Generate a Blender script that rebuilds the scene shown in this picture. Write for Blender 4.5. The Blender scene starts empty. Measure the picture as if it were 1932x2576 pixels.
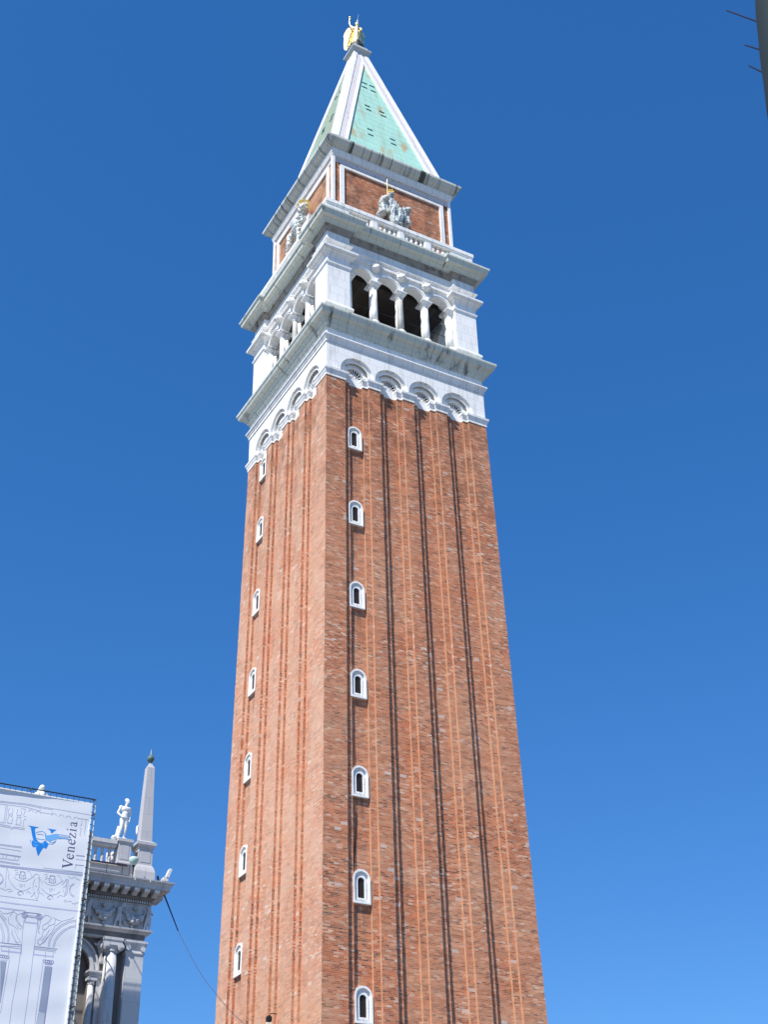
import bpy, bmesh, math, random
from mathutils import Vector, Matrix, noise as mnoise
PI = math.pi
random.seed(7)
SC = bpy.context.scene
COL = SC.collection

# ------------------------------------------------------------------ camera
CAM_POS = Vector((-35.6065, -64.1095, 1.7))
YAW, PITCH, ROLL = 0.5233595, 0.5946391, -0.0279159
fw = Vector((math.sin(YAW) * math.cos(PITCH), math.cos(YAW) * math.cos(PITCH), math.sin(PITCH)))
rt = Vector((math.cos(YAW), -math.sin(YAW), 0))
up = rt.cross(fw)
rt2 = rt * math.cos(ROLL) + up * math.sin(ROLL)
up2 = -rt * math.sin(ROLL) + up * math.cos(ROLL)
cd = bpy.data.cameras.new('camera')
cam = bpy.data.objects.new('camera', cd)
COL.objects.link(cam)
cam.matrix_world = Matrix(((rt2.x, up2.x, -fw.x, CAM_POS.x), (rt2.y, up2.y, -fw.y, CAM_POS.y),
                           (rt2.z, up2.z, -fw.z, CAM_POS.z), (0, 0, 0, 1)))
cd.sensor_fit = 'HORIZONTAL'
cd.sensor_width = 36
cd.lens = 36 * 3359.81 / 1932
cd.clip_start = 0.1
cd.clip_end = 3000
SC.camera = cam

# ------------------------------------------------------------------ light
SUN_DIR = Vector((-1.85, -1.0, 2.76)).normalized()
SUN_EL = math.asin(SUN_DIR.z)
SUN_AZ = math.atan2(SUN_DIR.x, SUN_DIR.y)
w = bpy.data.worlds.new('World')
SC.world = w
w.use_nodes = True
nt = w.node_tree
bg = nt.nodes['Background']
sky = nt.nodes.new('ShaderNodeTexSky')
sky.sky_type = 'NISHITA'
sky.sun_disc = False
sky.sun_elevation = SUN_EL
sky.sun_rotation = SUN_AZ
sky.altitude = 0
sky.air_density = 1.0
sky.dust_density = 0.25
sky.ozone_density = 3.0
hsv = nt.nodes.new('ShaderNodeHueSaturation')
hsv.inputs['Hue'].default_value = 0.5
hsv.inputs['Saturation'].default_value = 1.32
hsv.inputs['Value'].default_value = 1.45
nt.links.new(sky.outputs[0], hsv.inputs['Color'])
gam = nt.nodes.new('ShaderNodeGamma')
gam.inputs['Gamma'].default_value = 0.8
nt.links.new(hsv.outputs[0], gam.inputs['Color'])
tnt = nt.nodes.new('ShaderNodeMix')
tnt.data_type = 'RGBA'
tnt.blend_type = 'MULTIPLY'
tnt.inputs[0].default_value = 1.0
tnt.inputs[7].default_value = (0.63, 0.855, 1.17, 1)
tnt.clamp_result = False
nt.links.new(gam.outputs[0], tnt.inputs[6])
nt.links.new(tnt.outputs[2], bg.inputs[0])
bg.inputs[1].default_value = 0.10
sl = bpy.data.lights.new('sun', 'SUN')
sl.energy = 5.0
sl.angle = math.radians(0.53)
sl.color = (1.0, 0.95, 0.87)
so = bpy.data.objects.new('sun', sl)
so.rotation_euler = SUN_DIR.to_track_quat('Z', 'Y').to_euler()
so.location = (-60, -40, 120)
COL.objects.link(so)
SC.view_settings.view_transform = 'Standard'
SC.view_settings.look = 'None'
SC.view_settings.exposure = 0.5
SC.view_settings.gamma = 1

# ------------------------------------------------------------------ materials
def mat(name, col, rough=0.8, metal=0.0, spec=0.3):
    m = bpy.data.materials.new(name)
    m.use_nodes = True
    p = m.node_tree.nodes['Principled BSDF']
    p.inputs['Base Color'].default_value = (*col, 1)
    p.inputs['Roughness'].default_value = rough
    p.inputs['Metallic'].default_value = metal
    p.inputs['Specular IOR Level'].default_value = spec
    return m


class NG:
    """small helper to write node graphs"""
    def __init__(s, m):
        s.t = m.node_tree
        s.p = s.t.nodes['Principled BSDF']

    def n(s, typ, **k):
        o = s.t.nodes.new('ShaderNode' + typ)
        for a, b in k.items():
            setattr(o, a, b)
        return o

    def put(s, v, sock):
        if isinstance(v, (int, float)):
            sock.default_value = v
        elif isinstance(v, tuple):
            sock.default_value = (*v, 1) if len(v) == 3 and len(sock.default_value) == 4 else v
        else:
            s.t.links.new(v, sock)

    def math(s, op, a, b=0.0, c=0.0):
        o = s.n('Math', operation=op)
        s.put(a, o.inputs[0]); s.put(b, o.inputs[1]); s.put(c, o.inputs[2])
        return o.outputs[0]

    def xyz(s, x, y, z):
        o = s.n('CombineXYZ')
        s.put(x, o.inputs[0]); s.put(y, o.inputs[1]); s.put(z, o.inputs[2])
        return o.outputs[0]

    def mix(s, f, a, b, blend='MIX'):
        o = s.n('Mix', data_type='RGBA', blend_type=blend)
        s.put(f, o.inputs[0]); s.put(a, o.inputs[6]); s.put(b, o.inputs[7])
        return o.outputs[2]

    def noise(s, vec, scale=1.0, detail=3.0, rough=0.55):
        o = s.n('TexNoise')
        s.put(vec, o.inputs['Vector'])
        o.inputs['Scale'].default_value = scale
        o.inputs['Detail'].default_value = detail
        o.inputs['Roughness'].default_value = rough
        return o.outputs[0]

    def ramp(s, f, stops, interp='LINEAR'):
        o = s.n('ValToRGB')
        s.put(f, o.inputs[0])
        e = o.color_ramp.elements
        o.color_ramp.interpolation = interp
        while len(e) < len(stops):
            e.new(0.5)
        for i, (pos, c) in enumerate(stops):
            e[i].position = pos
            e[i].color = (*c, 1) if isinstance(c, tuple) else (c, c, c, 1)
        return o.outputs[0]

    def face_coords(s):
        """object coordinates, and the coordinate that runs along the wall"""
        tc = s.n('TexCoord')
        sp = s.n('SeparateXYZ'); s.put(tc.outputs['Object'], sp.inputs[0])
        g = s.n('NewGeometry')
        sn = s.n('SeparateXYZ'); s.put(g.outputs['True Normal'], sn.inputs[0])
        ax = s.math('ABSOLUTE', sn.outputs[0]); ay = s.math('ABSOLUTE', sn.outputs[1])
        gt = s.math('GREATER_THAN', ax, ay)
        inv = s.math('SUBTRACT', 1.0, gt)
        u = s.math('ADD', s.math('MULTIPLY', sp.outputs[1], gt), s.math('MULTIPLY', sp.outputs[0], inv))
        side = gt
        return tc.outputs['Object'], u, sp.outputs[2], side

    def bump(s, h, strength=0.3, dist=0.02):
        b = s.n('Bump')
        b.inputs['Strength'].default_value = strength
        b.inputs['Distance'].default_value = dist
        s.put(h, b.inputs['Height'])
        s.t.links.new(b.outputs[0], s.p.inputs['Normal'])


def brick_mat(name, row=0.085, length=0.28, pale=0.007, tint=1.0):
    m = mat(name, (.4, .2, .1), 0.9, spec=0.15)
    g = NG(m)
    obj, u, z, side = g.face_coords()
    r = g.math('DIVIDE', z, row)
    ri = g.math('FLOOR', r)
    ru = g.math('ADD', g.math('DIVIDE', u, length), g.math('MULTIPLY', g.math('MODULO', ri, 2.0), 0.5))
    # each course shifts a little, so bonds never line up like wallpaper
    wn0 = g.n('TexWhiteNoise', noise_dimensions='1D'); g.put(ri, wn0.inputs['W'])
    ru = g.math('ADD', ru, g.math('MULTIPLY', wn0.outputs[0], 0.35))
    ci = g.math('FLOOR', ru)
    wn = g.n('TexWhiteNoise', noise_dimensions='3D')
    g.put(g.xyz(ci, ri, g.math('MULTIPLY', side, 17.0)), wn.inputs['Vector'])
    t = tint
    col = g.ramp(wn.outputs[0], [(0.0, (.05 * t, .024 * t, .019 * t)), (.06, (.11 * t, .036 * t, .024 * t)), (.12, (.32 * t, .082 * t, .033 * t)),
                                 (.45, (.51 * t, .128 * t, .047 * t)), (.72, (.57 * t, .17 * t, .068 * t)), (.86, (.61 * t, .25 * t, .13 * t)),
                                 (.93, (.64 * t, .38 * t, .26 * t)), (1.0, (.70, .56, .46))])
    # zones where whole stretches were rebuilt in paler or redder brick
    big = g.noise(obj, 0.22, 5, 0.62)
    hgt = g.ramp(g.math('DIVIDE', g.math('SUBTRACT', z, 14.0), 45.0), [(0.0, 1.0), (.9, .30)])
    col = g.mix(g.math('MULTIPLY', hgt, g.ramp(big, [(.42, 0.0), (.60, .66)])), col, (.62, .35, .215))
    big2 = g.noise(g.xyz(g.math('MULTIPLY', u, .22), g.math('MULTIPLY', z, .55), 4.0), 1.0, 4, .6)
    col = g.mix(g.ramp(big2, [(.42, .0), (.60, .45)]), g.mix(.15, col, (.60, .36, .23)), (.50, .15, .06))
    qu = g.math('MULTIPLY', ci, length); qz = g.math('MULTIPLY', ri, row)
    band = g.noise(g.xyz(g.math('MULTIPLY', qu, .8), g.math('MULTIPLY', qz, 6.0), g.math('MULTIPLY', side, 9.0)), 1.0, 3, .65)
    col = g.mix(g.ramp(band, [(.32, .55), (.47, 0.0)]), col, (.14, .052, .036))
    col = g.mix(g.ramp(band, [(.55, .0), (.72, .60)]), col, (.60, .36, .235))
    mot = g.noise(g.xyz(g.math('MULTIPLY', qu, 3.0), g.math('MULTIPLY', qz, 7.0), g.math('MULTIPLY', side, 5.0)), 1.0, 2, .7)
    col = g.mix(g.ramp(mot, [(.33, .55), (.44, 0.0)]), col, (.15, .05, .036))
    col = g.mix(g.ramp(mot, [(.58, 0.0), (.72, .50)]), col, (.62, .40, .28))
    # the south face is blended towards paler brick, the reveals towards tan
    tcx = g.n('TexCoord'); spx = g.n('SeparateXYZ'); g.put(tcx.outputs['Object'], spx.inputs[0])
    pale_face = g.math('MULTIPLY', side, g.math('LESS_THAN', spx.outputs[0], -5.4))
    rev = g.math('MULTIPLY', side, g.math('SUBTRACT', 1.0, pale_face))
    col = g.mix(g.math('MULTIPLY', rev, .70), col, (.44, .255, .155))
    col = g.mix(g.math('MULTIPLY', pale_face, g.ramp(g.noise(obj, .5, 3, .6), [(.35, .24), (.65, .64)])), col, (.60, .41, .305))
    # stray blocks of pale stone
    bu = g.math('FLOOR', g.math('DIVIDE', u, .38)); bz = g.math('FLOOR', g.math('DIVIDE', z, row * 2))
    w2 = g.n('TexWhiteNoise', noise_dimensions='3D'); g.put(g.xyz(bu, bz, g.math('ADD', side, 3.0)), w2.inputs['Vector'])
    col = g.mix(g.math('MULTIPLY', g.math('GREATER_THAN', w2.outputs[0], 1 - pale), .75), col, (.62, .52, .46))
    # mortar
    fz = g.math('FRACT', r); fu = g.math('FRACT', ru)
    mo = g.math('MAXIMUM', g.math('LESS_THAN', fz, .17), g.math('LESS_THAN', fu, .06))
    col = g.mix(g.math('MULTIPLY', mo, .55), col, (.58, .43, .32))
    # drip marks under the window sills
    def drips(u0, z0, dz):
        du = g.math('ABSOLUTE', g.math('SUBTRACT', u, u0))
        ft = g.math('FRACT', g.math('DIVIDE', g.math('SUBTRACT', z0, z), dz))
        nd = g.noise(g.xyz(g.math('MULTIPLY', u, 5.0), g.math('MULTIPLY', z, .35), 3.0), 1.0, 3, .6)
        return g.math('MULTIPLY', g.math('MULTIPLY', g.ramp(du, [(.25, 1.0), (.55, 0.0)]), g.ramp(ft, [(0.0, 1.0), (.30, 0.0)])), g.ramp(nd, [(.42, 0.0), (.62, .75)]))
    col = g.mix(g.math('MULTIPLY', g.math('SUBTRACT', 1.0, side), drips(-4.02, 51.22, 5.69)), col, (.16, .085, .06))
    col = g.mix(g.math('MULTIPLY', side, drips(3.9, 54.55, 5.5)), col, (.20, .11, .075))
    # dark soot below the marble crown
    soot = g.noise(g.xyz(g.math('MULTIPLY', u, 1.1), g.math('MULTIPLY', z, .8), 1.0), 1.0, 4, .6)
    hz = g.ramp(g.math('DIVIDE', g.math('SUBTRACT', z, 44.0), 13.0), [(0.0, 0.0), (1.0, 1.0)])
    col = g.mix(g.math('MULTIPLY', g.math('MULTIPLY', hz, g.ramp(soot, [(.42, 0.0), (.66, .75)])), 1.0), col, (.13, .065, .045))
    g.t.links.new(col, g.p.inputs['Base Color'])
    g.bump(g.math('ADD', g.math('SUBTRACT', 1.0, mo), g.math('MULTIPLY', wn.outputs[0], .6)), 0.5, 0.02)
    return m


def stone_mat(name, base, joint=0.9, jstr=0.25, stain=0.2, stain_col=(.10, .10, .09), rough=0.6, course=0.62, seed=0.0, streak=0.28, lo=.52, hi=.70, uf=1.6, soot=None):
    m = mat(name, base, rough, spec=0.3)
    g = NG(m)
    obj, u, z, side = g.face_coords()
    n1 = g.noise(obj, 0.9, 5, .6)
    col = g.mix(g.ramp(n1, [(.3, .0), (.75, .25)]), base, tuple(c * .86 for c in base))
    # block to block difference
    ri = g.math('FLOOR', g.math('DIVIDE', z, course))
    ju = g.math('ADD', g.math('DIVIDE', u, joint), g.math('MULTIPLY', g.math('MODULO', ri, 2.0), .5))
    wn = g.n('TexWhiteNoise', noise_dimensions='3D'); g.put(g.xyz(g.math('FLOOR', ju), ri, side), wn.inputs['Vector'])
    col = g.mix(g.math('MULTIPLY', wn.outputs[0], .16), col, tuple(c * .72 for c in base))
    if jstr > 0:
        j = g.math('MAXIMUM', g.math('LESS_THAN', g.math('FRACT', ju), .035), g.math('LESS_THAN', g.math('FRACT', g.math('DIVIDE', z, course)), .035))
        col = g.mix(g.math('MULTIPLY', j, jstr), col, tuple(c * .35 for c in base))
    if soot is not None:
        sx, sz, rx, rz = soot
        d = g.math('ADD', g.math('POWER', g.math('DIVIDE', g.math('SUBTRACT', u, sx), rx), 2.0), g.math('POWER', g.math('DIVIDE', g.math('SUBTRACT', z, sz), rz), 2.0))
        ns = g.noise(g.xyz(g.math('MULTIPLY', u, 2.6), g.math('MULTIPLY', z, .9), 2.0), 1.0, 4, .7)
        k = g.math('MULTIPLY', g.math('MULTIPLY', g.ramp(d, [(.25, 1.0), (1.0, 0.0)]), g.ramp(ns, [(.50, 0.0), (.60, 1.0)])), g.math('SUBTRACT', 1.0, side))
        col = g.mix(g.math('MULTIPLY', k, .66), col, (.04, .037, .03))
    if stain > 0:
        st = g.noise(g.xyz(g.math('MULTIPLY', u, uf), g.math('MULTIPLY', z, streak), g.math('ADD', g.math('MULTIPLY', side, 13.0), seed)), 1.0, 5, .65)
        col = g.mix(g.math('MULTIPLY', g.ramp(st, [(lo, 0.0), (hi, 1.0)]), stain), col, stain_col)
    g.t.links.new(col, g.p.inputs['Base Color'])
    g.bump(n1, .12, .02)
    return m


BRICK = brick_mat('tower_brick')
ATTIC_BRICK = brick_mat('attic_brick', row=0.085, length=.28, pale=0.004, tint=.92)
MARBLE = stone_mat('white_marble', (.88, .875, .855), stain=.42, stain_col=(.36, .35, .33), jstr=.40, joint=1.15, course=.74, lo=.50, hi=.68, uf=2.2)
MARBLE_W = stone_mat('weathered_marble', (.60, .635, .575), joint=.62, jstr=.70, stain=.95, stain_col=(.06, .055, .045), seed=3.0, streak=.6, course=50, lo=.57, hi=.70, soot=(2.5, 60.9, 2.3, .8))
MARBLE_D = stone_mat('soot_stained_marble', (.60, .63, .585), joint=1.1, jstr=.6, stain=.93, stain_col=(.04, .042, .04), seed=8.0, streak=.05, course=50, lo=.52, hi=.60, uf=1.0)
BED = stone_mat('dirty_bed_stone', (.32, .30, .265), joint=.7, jstr=.5, stain=.9, stain_col=(.05, .04, .035), seed=5.0, streak=1.5, course=50)
STATUE_L = stone_mat('pale_statue_stone', (.70, .73, .70), jstr=0, stain=.8, stain_col=(.2, .24, .23), seed=12.0, streak=1.4, lo=.48, hi=.66)
GREYCOL = stone_mat('grey_veined_marble', (.42, .42, .40), jstr=0, stain=.6, stain_col=(.2, .2, .2))
PINKST = stone_mat('pale_pink_stone', (.66, .62, .63), joint=3.0, course=.42, jstr=.35, stain=.1)
LIBST = stone_mat('grey_istrian_stone', (.55, .55, .56), joint=1.6, course=.9, jstr=.25, stain=.55, stain_col=(.12, .115, .12), seed=2.0)
LIBDK = stone_mat('shaded_dirty_stone', (.20, .18, .175), jstr=.1, stain=.7, stain_col=(.05, .045, .045), seed=2.5)  # dirty stone, darkened further to stand for shade in bays and under the cornice
LIBWH = stone_mat('pale_istrian_stone', (.47, .465, .48), joint=1.4, course=.8, jstr=.2, stain=.25, stain_col=(.28, .27, .28), seed=6.0)
STATUE = stone_mat('statue_marble', (.76, .76, .74), jstr=0, stain=.45, stain_col=(.25, .27, .27), seed=4.0, streak=1.2)
STATUE_D = stone_mat('weathered_statue_stone', (.50, .545, .55), jstr=0, stain=.9, stain_col=(.14, .16, .16), seed=9.0, streak=1.4, lo=.46, hi=.66)
DARK = mat('dark_interior', (.012, .010, .010), .95)
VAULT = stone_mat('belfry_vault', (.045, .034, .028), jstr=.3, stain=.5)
PANE = mat('dark_window', (.03, .022, .02), .6)
GOLD = mat('gilding', (1.0, .76, .33), .38, 1.0)
GOLD_M = mat('matt_gilding', (.95, .66, .17), .5, .75)
HOOK = mat('green_black_bronze', (.05, .14, .13), .7, .1)
IRON = mat('dark_iron', (.02, .02, .024), .6, .2)
BLUEBLK = mat('dark_blue_cable', (.012, .014, .05), .6)
GREYCAB = mat('grey_cable', (.38, .38, .40), .6)
LEAD = mat('dark_bronze', (.035, .04, .045), .5, .6)


def copper():
    m = mat('green_copper', (.25, .6, .5), .75, spec=.25)
    g = NG(m)
    obj, u, z, side = g.face_coords()
    n1 = g.noise(obj, .8, 4, .6)
    col = g.mix(g.ramp(n1, [(.35, 0.0), (.7, .6)]), (.36, .62, .53), (.30, .53, .45))
    ri = g.math('FLOOR', g.math('DIVIDE', z, .78))
    ju = g.math('ADD', g.math('DIVIDE', u, 1.25), g.math('MULTIPLY', g.math('MODULO', ri, 2.0), .5))
    wn = g.n('TexWhiteNoise', noise_dimensions='3D'); g.put(g.xyz(g.math('FLOOR', ju), ri, side), wn.inputs['Vector'])
    col = g.mix(g.math('MULTIPLY', wn.outputs[0], .22), col, (.38, .68, .60))
    fz = g.math('FRACT', g.math('DIVIDE', z, .78))
    j = g.math('MAXIMUM', g.math('LESS_THAN', fz, .07), g.math('MULTIPLY', g.math('LESS_THAN', g.math('FRACT', ju), .03), .6))
    col = g.mix(g.math('MULTIPLY', j, .5), col, (.10, .26, .24))
    st = g.noise(g.xyz(g.math('MULTIPLY', u, 1.0), g.math('MULTIPLY', z, .33), g.math('ADD', side, 2.6)), 1.0, 3, .55)
    col = g.mix(g.ramp(st, [(.57, 0.0), (.70, .85)]), col, (.42, .29, .14))
    st2 = g.noise(g.xyz(g.math('MULTIPLY', u, 2.6), g.math('MULTIPLY', z, .22), 7.0), 1.0, 3, .6)
    col = g.mix(g.ramp(st2, [(.52, 0.0), (.70, .6)]), col, (.30, .43, .33))
    st3 = g.noise(g.xyz(g.math('MULTIPLY', u, 3.4), g.math('MULTIPLY', z, .12), g.math('ADD', side, 11.0)), 1.0, 4, .65)
    col = g.mix(g.ramp(st3, [(.50, 0.0), (.66, .5)]), col, (.46, .70, .62))
    # the weather side has gone duller and browner
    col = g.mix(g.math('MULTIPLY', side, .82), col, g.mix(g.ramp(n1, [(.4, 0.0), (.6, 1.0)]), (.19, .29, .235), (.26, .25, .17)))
    g.t.links.new(col, g.p.inputs['Base Color'])
    g.bump(g.math('SUBTRACT', 1.0, j), .4, .02)
    return m


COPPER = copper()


# ------------------------------------------------------------------ mesh helpers
class MB:
    def __init__(s):
        s.v = []; s.f = []

    def add(s, pts):
        i = len(s.v); s.v.extend(tuple(p) for p in pts); return i

    def poly(s, pts):
        i = s.add(pts); s.f.append(tuple(range(i, i + len(pts))))

    def box(s, x0, x1, y0, y1, z0, z1):
        i = s.add([(x0, y0, z0), (x1, y0, z0), (x1, y1, z0), (x0, y1, z0), (x0, y0, z1), (x1, y0, z1), (x1, y1, z1), (x0, y1, z1)])
        for q in ((0, 3, 2, 1), (4, 5, 6, 7), (0, 1, 5, 4), (1, 2, 6, 5), (2, 3, 7, 6), (3, 0, 4, 7)):
            s.f.append(tuple(i + k for k in q))

    def loft(s, rings, closed=True, cap0=True, cap1=True):
        n = len(rings[0]); i0 = s.add([p for r in rings for p in r])
        for a in range(len(rings) - 1):
            for k in range(n if closed else n - 1):
                k2 = (k + 1) % n
                s.f.append((i0 + a * n + k, i0 + a * n + k2, i0 + (a + 1) * n + k2, i0 + (a + 1) * n + k))
        if cap0: s.f.append(tuple(i0 + k for k in reversed(range(n))))
        if cap1: s.f.append(tuple(i0 + (len(rings) - 1) * n + k for k in range(n)))

    def lathe(s, c, prof, n=20):
        s.loft([[(c[0] + r * math.cos(2 * PI * k / n), c[1] + r * math.sin(2 * PI * k / n), c[2] + z) for k in range(n)] for r, z in prof])

    def square(s, prof, plan=None, cx=0, cy=0):
        """loft of squares: prof = [(half size, z)]"""
        s.loft([[(cx - h, cy - h, z), (cx + h, cy - h, z), (cx + h, cy + h, z), (cx - h, cy + h, z)] for h, z in prof])

    def rect(s, prof, x0, x1, y0, y1):
        s.loft([[(x0 - o, y0 - o, z), (x1 + o, y0 - o, z), (x1 + o, y1 + o, z), (x0 - o, y1 + o, z)] for o, z in prof])

    def tube(s, path, r, n=8):
        path = [Vector(p) for p in path]; rings = []
        for i, p in enumerate(path):
            d = (path[min(i + 1, len(path) - 1)] - path[max(i - 1, 0)]).normalized()
            a = d.cross(Vector((0, 0, 1)))
            if a.length < 1e-3: a = Vector((1, 0, 0))
            a.normalize(); b = d.cross(a)
            rr = r[i] if isinstance(r, (list, tuple)) else r
            rings.append([tuple(p + a * rr * math.cos(2 * PI * k / n) + b * rr * math.sin(2 * PI * k / n)) for k in range(n)])
        s.loft(rings)

    def ball(s, c, r, n=14, m=9):
        rx, ry, rz = r if isinstance(r, tuple) else (r, r, r)
        rings = []
        for j in range(m + 1):
            t = -PI / 2 + PI * j / m; q = max(math.cos(t), .02)
            rings.append([(c[0] + rx * q * math.cos(2 * PI * k / n), c[1] + ry * q * math.sin(2 * PI * k / n), c[2] + rz * math.sin(t)) for k in range(n)])
        s.loft(rings)

    def turn(s, k):
        c, q = [(1, 0), (0, 1), (-1, 0), (0, -1)][k % 4]
        s.v = [(c * x - q * y, q * x + c * y, z) for x, y, z in s.v]
        return s

    def merge(s, o):
        i = len(s.v); s.v += o.v; s.f += [tuple(i + a for a in q) for q in o.f]
        return s

    def mesh(s, name, m, smooth=False, off=None):
        me = bpy.data.meshes.new(name)
        vs = s.v if off is None else [(x - off[0], y - off[1], z - off[2]) for x, y, z in s.v]
        me.from_pydata(vs, [], s.f)
        b = bmesh.new(); b.from_mesh(me)
        bmesh.ops.recalc_face_normals(b, faces=b.faces)
        b.to_mesh(me); b.free()
        if smooth:
            for p in me.polygons: p.use_smooth = True
        me.materials.append(m)
        return me

    def build(s, name, m, parent=None, smooth=False, local=False):
        off = None
        if parent is not None and not local:
            off = Vector((0, 0, 0)); q = parent
            while q is not None: off = off + q.location; q = q.parent
        o = bpy.data.objects.new(name, s.mesh(name, m, smooth, off))
        COL.objects.link(o)
        if parent is not None: o.parent = parent
        return o


def tag(o, label=None, cat=None, group=None, kind=None):
    if label: o['label'] = label
    if cat: o['category'] = cat
    if group: o['group'] = group
    if kind: o['kind'] = kind
    return o


def thing(name, loc, label, cat, group=None):
    o = bpy.data.objects.new(name, None); COL.objects.link(o); o.location = loc
    o.empty_display_size = .3
    return tag(o, label, cat, group)


def dup(o, parent=None, loc=None, rotz=None):
    c = o.copy(); COL.objects.link(c)
    if parent is not None: c.parent = parent
    if loc is not None: c.location = loc
    if rotz is not None: c.rotation_euler = (c.rotation_euler[0], c.rotation_euler[1], rotz)
    for ch in [x for x in bpy.data.objects if x.parent == o]:
        dup(ch, c)
    return c


def sculpt(name, parts, m, parent, voxel=.035, smooth=3, fold=0.0, ffreq=(6, 6, 1.2)):
    """one continuous carved surface: tapered limbs and ellipsoids fused by a voxel remesh"""
    b = MB()
    for p in parts:
        if p[0] == 'c':
            a, c, r0, r1 = Vector(p[1]), Vector(p[2]), p[3], p[4]
            L = (c - a).length; n = max(2, int(L / max(min(r0, r1), .02)) + 2)
            b.tube([a + (c - a) * i / n for i in range(n + 1)], [r0 + (r1 - r0) * i / n for i in range(n + 1)], 12)
            b.ball(a, r0, 12, 8); b.ball(c, r1, 12, 8)
        elif p[0] == 'e':
            b.ball(p[1], p[2], 16, 12)
        elif p[0] == 'b':
            b.box(*p[1])
    off = Vector((0, 0, 0)); q = parent
    while q is not None: off = off + q.location; q = q.parent
    me = b.mesh(name, m, True, off)
    t = bpy.data.objects.new('tmp', me); COL.objects.link(t)
    r = t.modifiers.new('r', 'REMESH'); r.mode = 'VOXEL'; r.voxel_size = voxel
    sm = t.modifiers.new('s', 'SMOOTH'); sm.factor = .5; sm.iterations = smooth
    dg = bpy.context.evaluated_depsgraph_get()
    me2 = bpy.data.meshes.new_from_object(t.evaluated_get(dg))
    bpy.data.objects.remove(t)
    me2.name = name
    if fold > 0:
        nm = [v.normal.copy() for v in me2.vertices]
        for v, nn in zip(me2.vertices, nm):
            q = Vector((v.co.x * ffreq[0], v.co.y * ffreq[1], v.co.z * ffreq[2]))
            v.co += nn * fold * (mnoise.noise(q) + .5 * mnoise.noise(q * 2.3))
    for pl in me2.polygons: pl.use_smooth = True
    me2.materials.clear(); me2.materials.append(m)
    o = bpy.data.objects.new(name, me2); COL.objects.link(o); o.parent = parent
    return o


# ------------------------------------------------------------------ ground
gm = stone_mat('trachyte_paving', (.17, .165, .16), joint=.9, course=.6, jstr=.3, stain=.3)
g_ = MB(); g_.loft([[(400 * math.cos(2 * PI * k / 48), 400 * math.sin(2 * PI * k / 48), 0) for k in range(48)]], cap0=False)
tag(g_.build('ground', gm), 'grey paved square around the foot of the bell tower', 'paving', kind='structure')

# ================================================================== BELL TOWER
T = thing('bell_tower', (0, 0, 0), 'tall red brick bell tower with white marble belfry and green copper spire', 'bell tower')
ST = .155                        # depth of one step of the recesses
def hh(z): return 6.0 + .01152 * (56.4 - z)
EDGE = [(-.775, -.489), (-.354, -.0675), (.0675, .354), (.489, .775)]
def side_plan(h, o=0.0):
    """stepped outline of one side, seen from above, with moulding offset o on the pilasters"""
    k = h; p = [(-h - o, -h - o)]
    for a, b in EDGE:
        a *= k; b *= k; w_ = .06 * k
        p += [(a + o, -h - o), (a + o, -h + ST - o), (a + w_ + o, -h + ST - o), (a + w_ + o, -h + 2 * ST),
              (b - w_ - o, -h + 2 * ST), (b - w_ - o, -h + ST - o), (b - o, -h + ST - o), (b - o, -h - o)]
    return p
def rot4(p, z):
    out = []
    for c, s in ((1, 0), (0, 1), (-1, 0), (0, -1)):
        out += [(c * x - s * y, s * x + c * y, z) for x, y in p]
    return out
rings = []
rj = random.Random(11)
NZ = 190
for i in range(NZ + 1):
    z = 56.4 * i / NZ
    r_ = rot4(side_plan(hh(z)), z)
    if 0 < i < NZ:
        # worn arrises: every course is chipped or proud by a centimetre or so
        r_ = [(x + rj.uniform(-.009, .009), y + rj.uniform(-.009, .009), z_) for x, y, z_ in r_]
    rings.append(r_)
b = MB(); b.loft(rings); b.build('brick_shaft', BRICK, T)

# --- windows of the shaft
def arch_outline(hw, z0, z1, y, n=10):
    zs = z1 - hw
    return [(-hw, y, z0)] + [(-hw * math.cos(PI * i / n), y, zs + hw * math.sin(PI * i / n)) for i in range(n + 1)] + [(hw, y, z0)]
def window_frame():
    b = MB()
    b.loft([arch_outline(.50, 0, 1.76, .02), arch_outline(.50, 0, 1.76, -.17), arch_outline(.40, .11, 1.65, -.17), arch_outline(.375, .13, 1.63, -.05),
            arch_outline(.30, .22, 1.50, -.05), arch_outline(.29, .23, 1.49, -.10), arch_outline(.20, .30, 1.36, -.10), arch_outline(.195, .305, 1.35, -.03)], cap0=False, cap1=False)
    return b
wf = window_frame().mesh('window', MARBLE)
b = MB(); b.poly(arch_outline(.2, .30, 1.36, -.035)); wp = b.mesh('pane', PANE)
b = MB(); b.box(-.012, .012, -.06, -.04, .31, 1.3); wb_ = b.mesh('bar', IRON)
tilt = math.atan(.01152)
def window(u, z, k):
    h = hh(z) - 2 * ST
    o = bpy.data.objects.new('window', wf); COL.objects.link(o); o.parent = T
    if k == 0: o.location = (u, -h, z); o.rotation_euler = (tilt * -1, 0, 0)
    else: o.location = (-h, u, z); o.rotation_euler = (-tilt, 0, -PI / 2)
    p = bpy.data.objects.new('pane', wp); COL.objects.link(p); p.parent = o
    q = bpy.data.objects.new('window_bar', wb_); COL.objects.link(q); q.parent = o
for z in (51.22, 45.58, 39.86, 34.18, 28.44, 22.82, 17.08, 11.4): window(-(3.96 + (53 - z) * .0042), z, 0)
for z in (54.55, 49.62, 44.05, 38.42, 32.78, 27.12, 21.58, 15.9): window(.632 * hh(z), z, -1)

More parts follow.
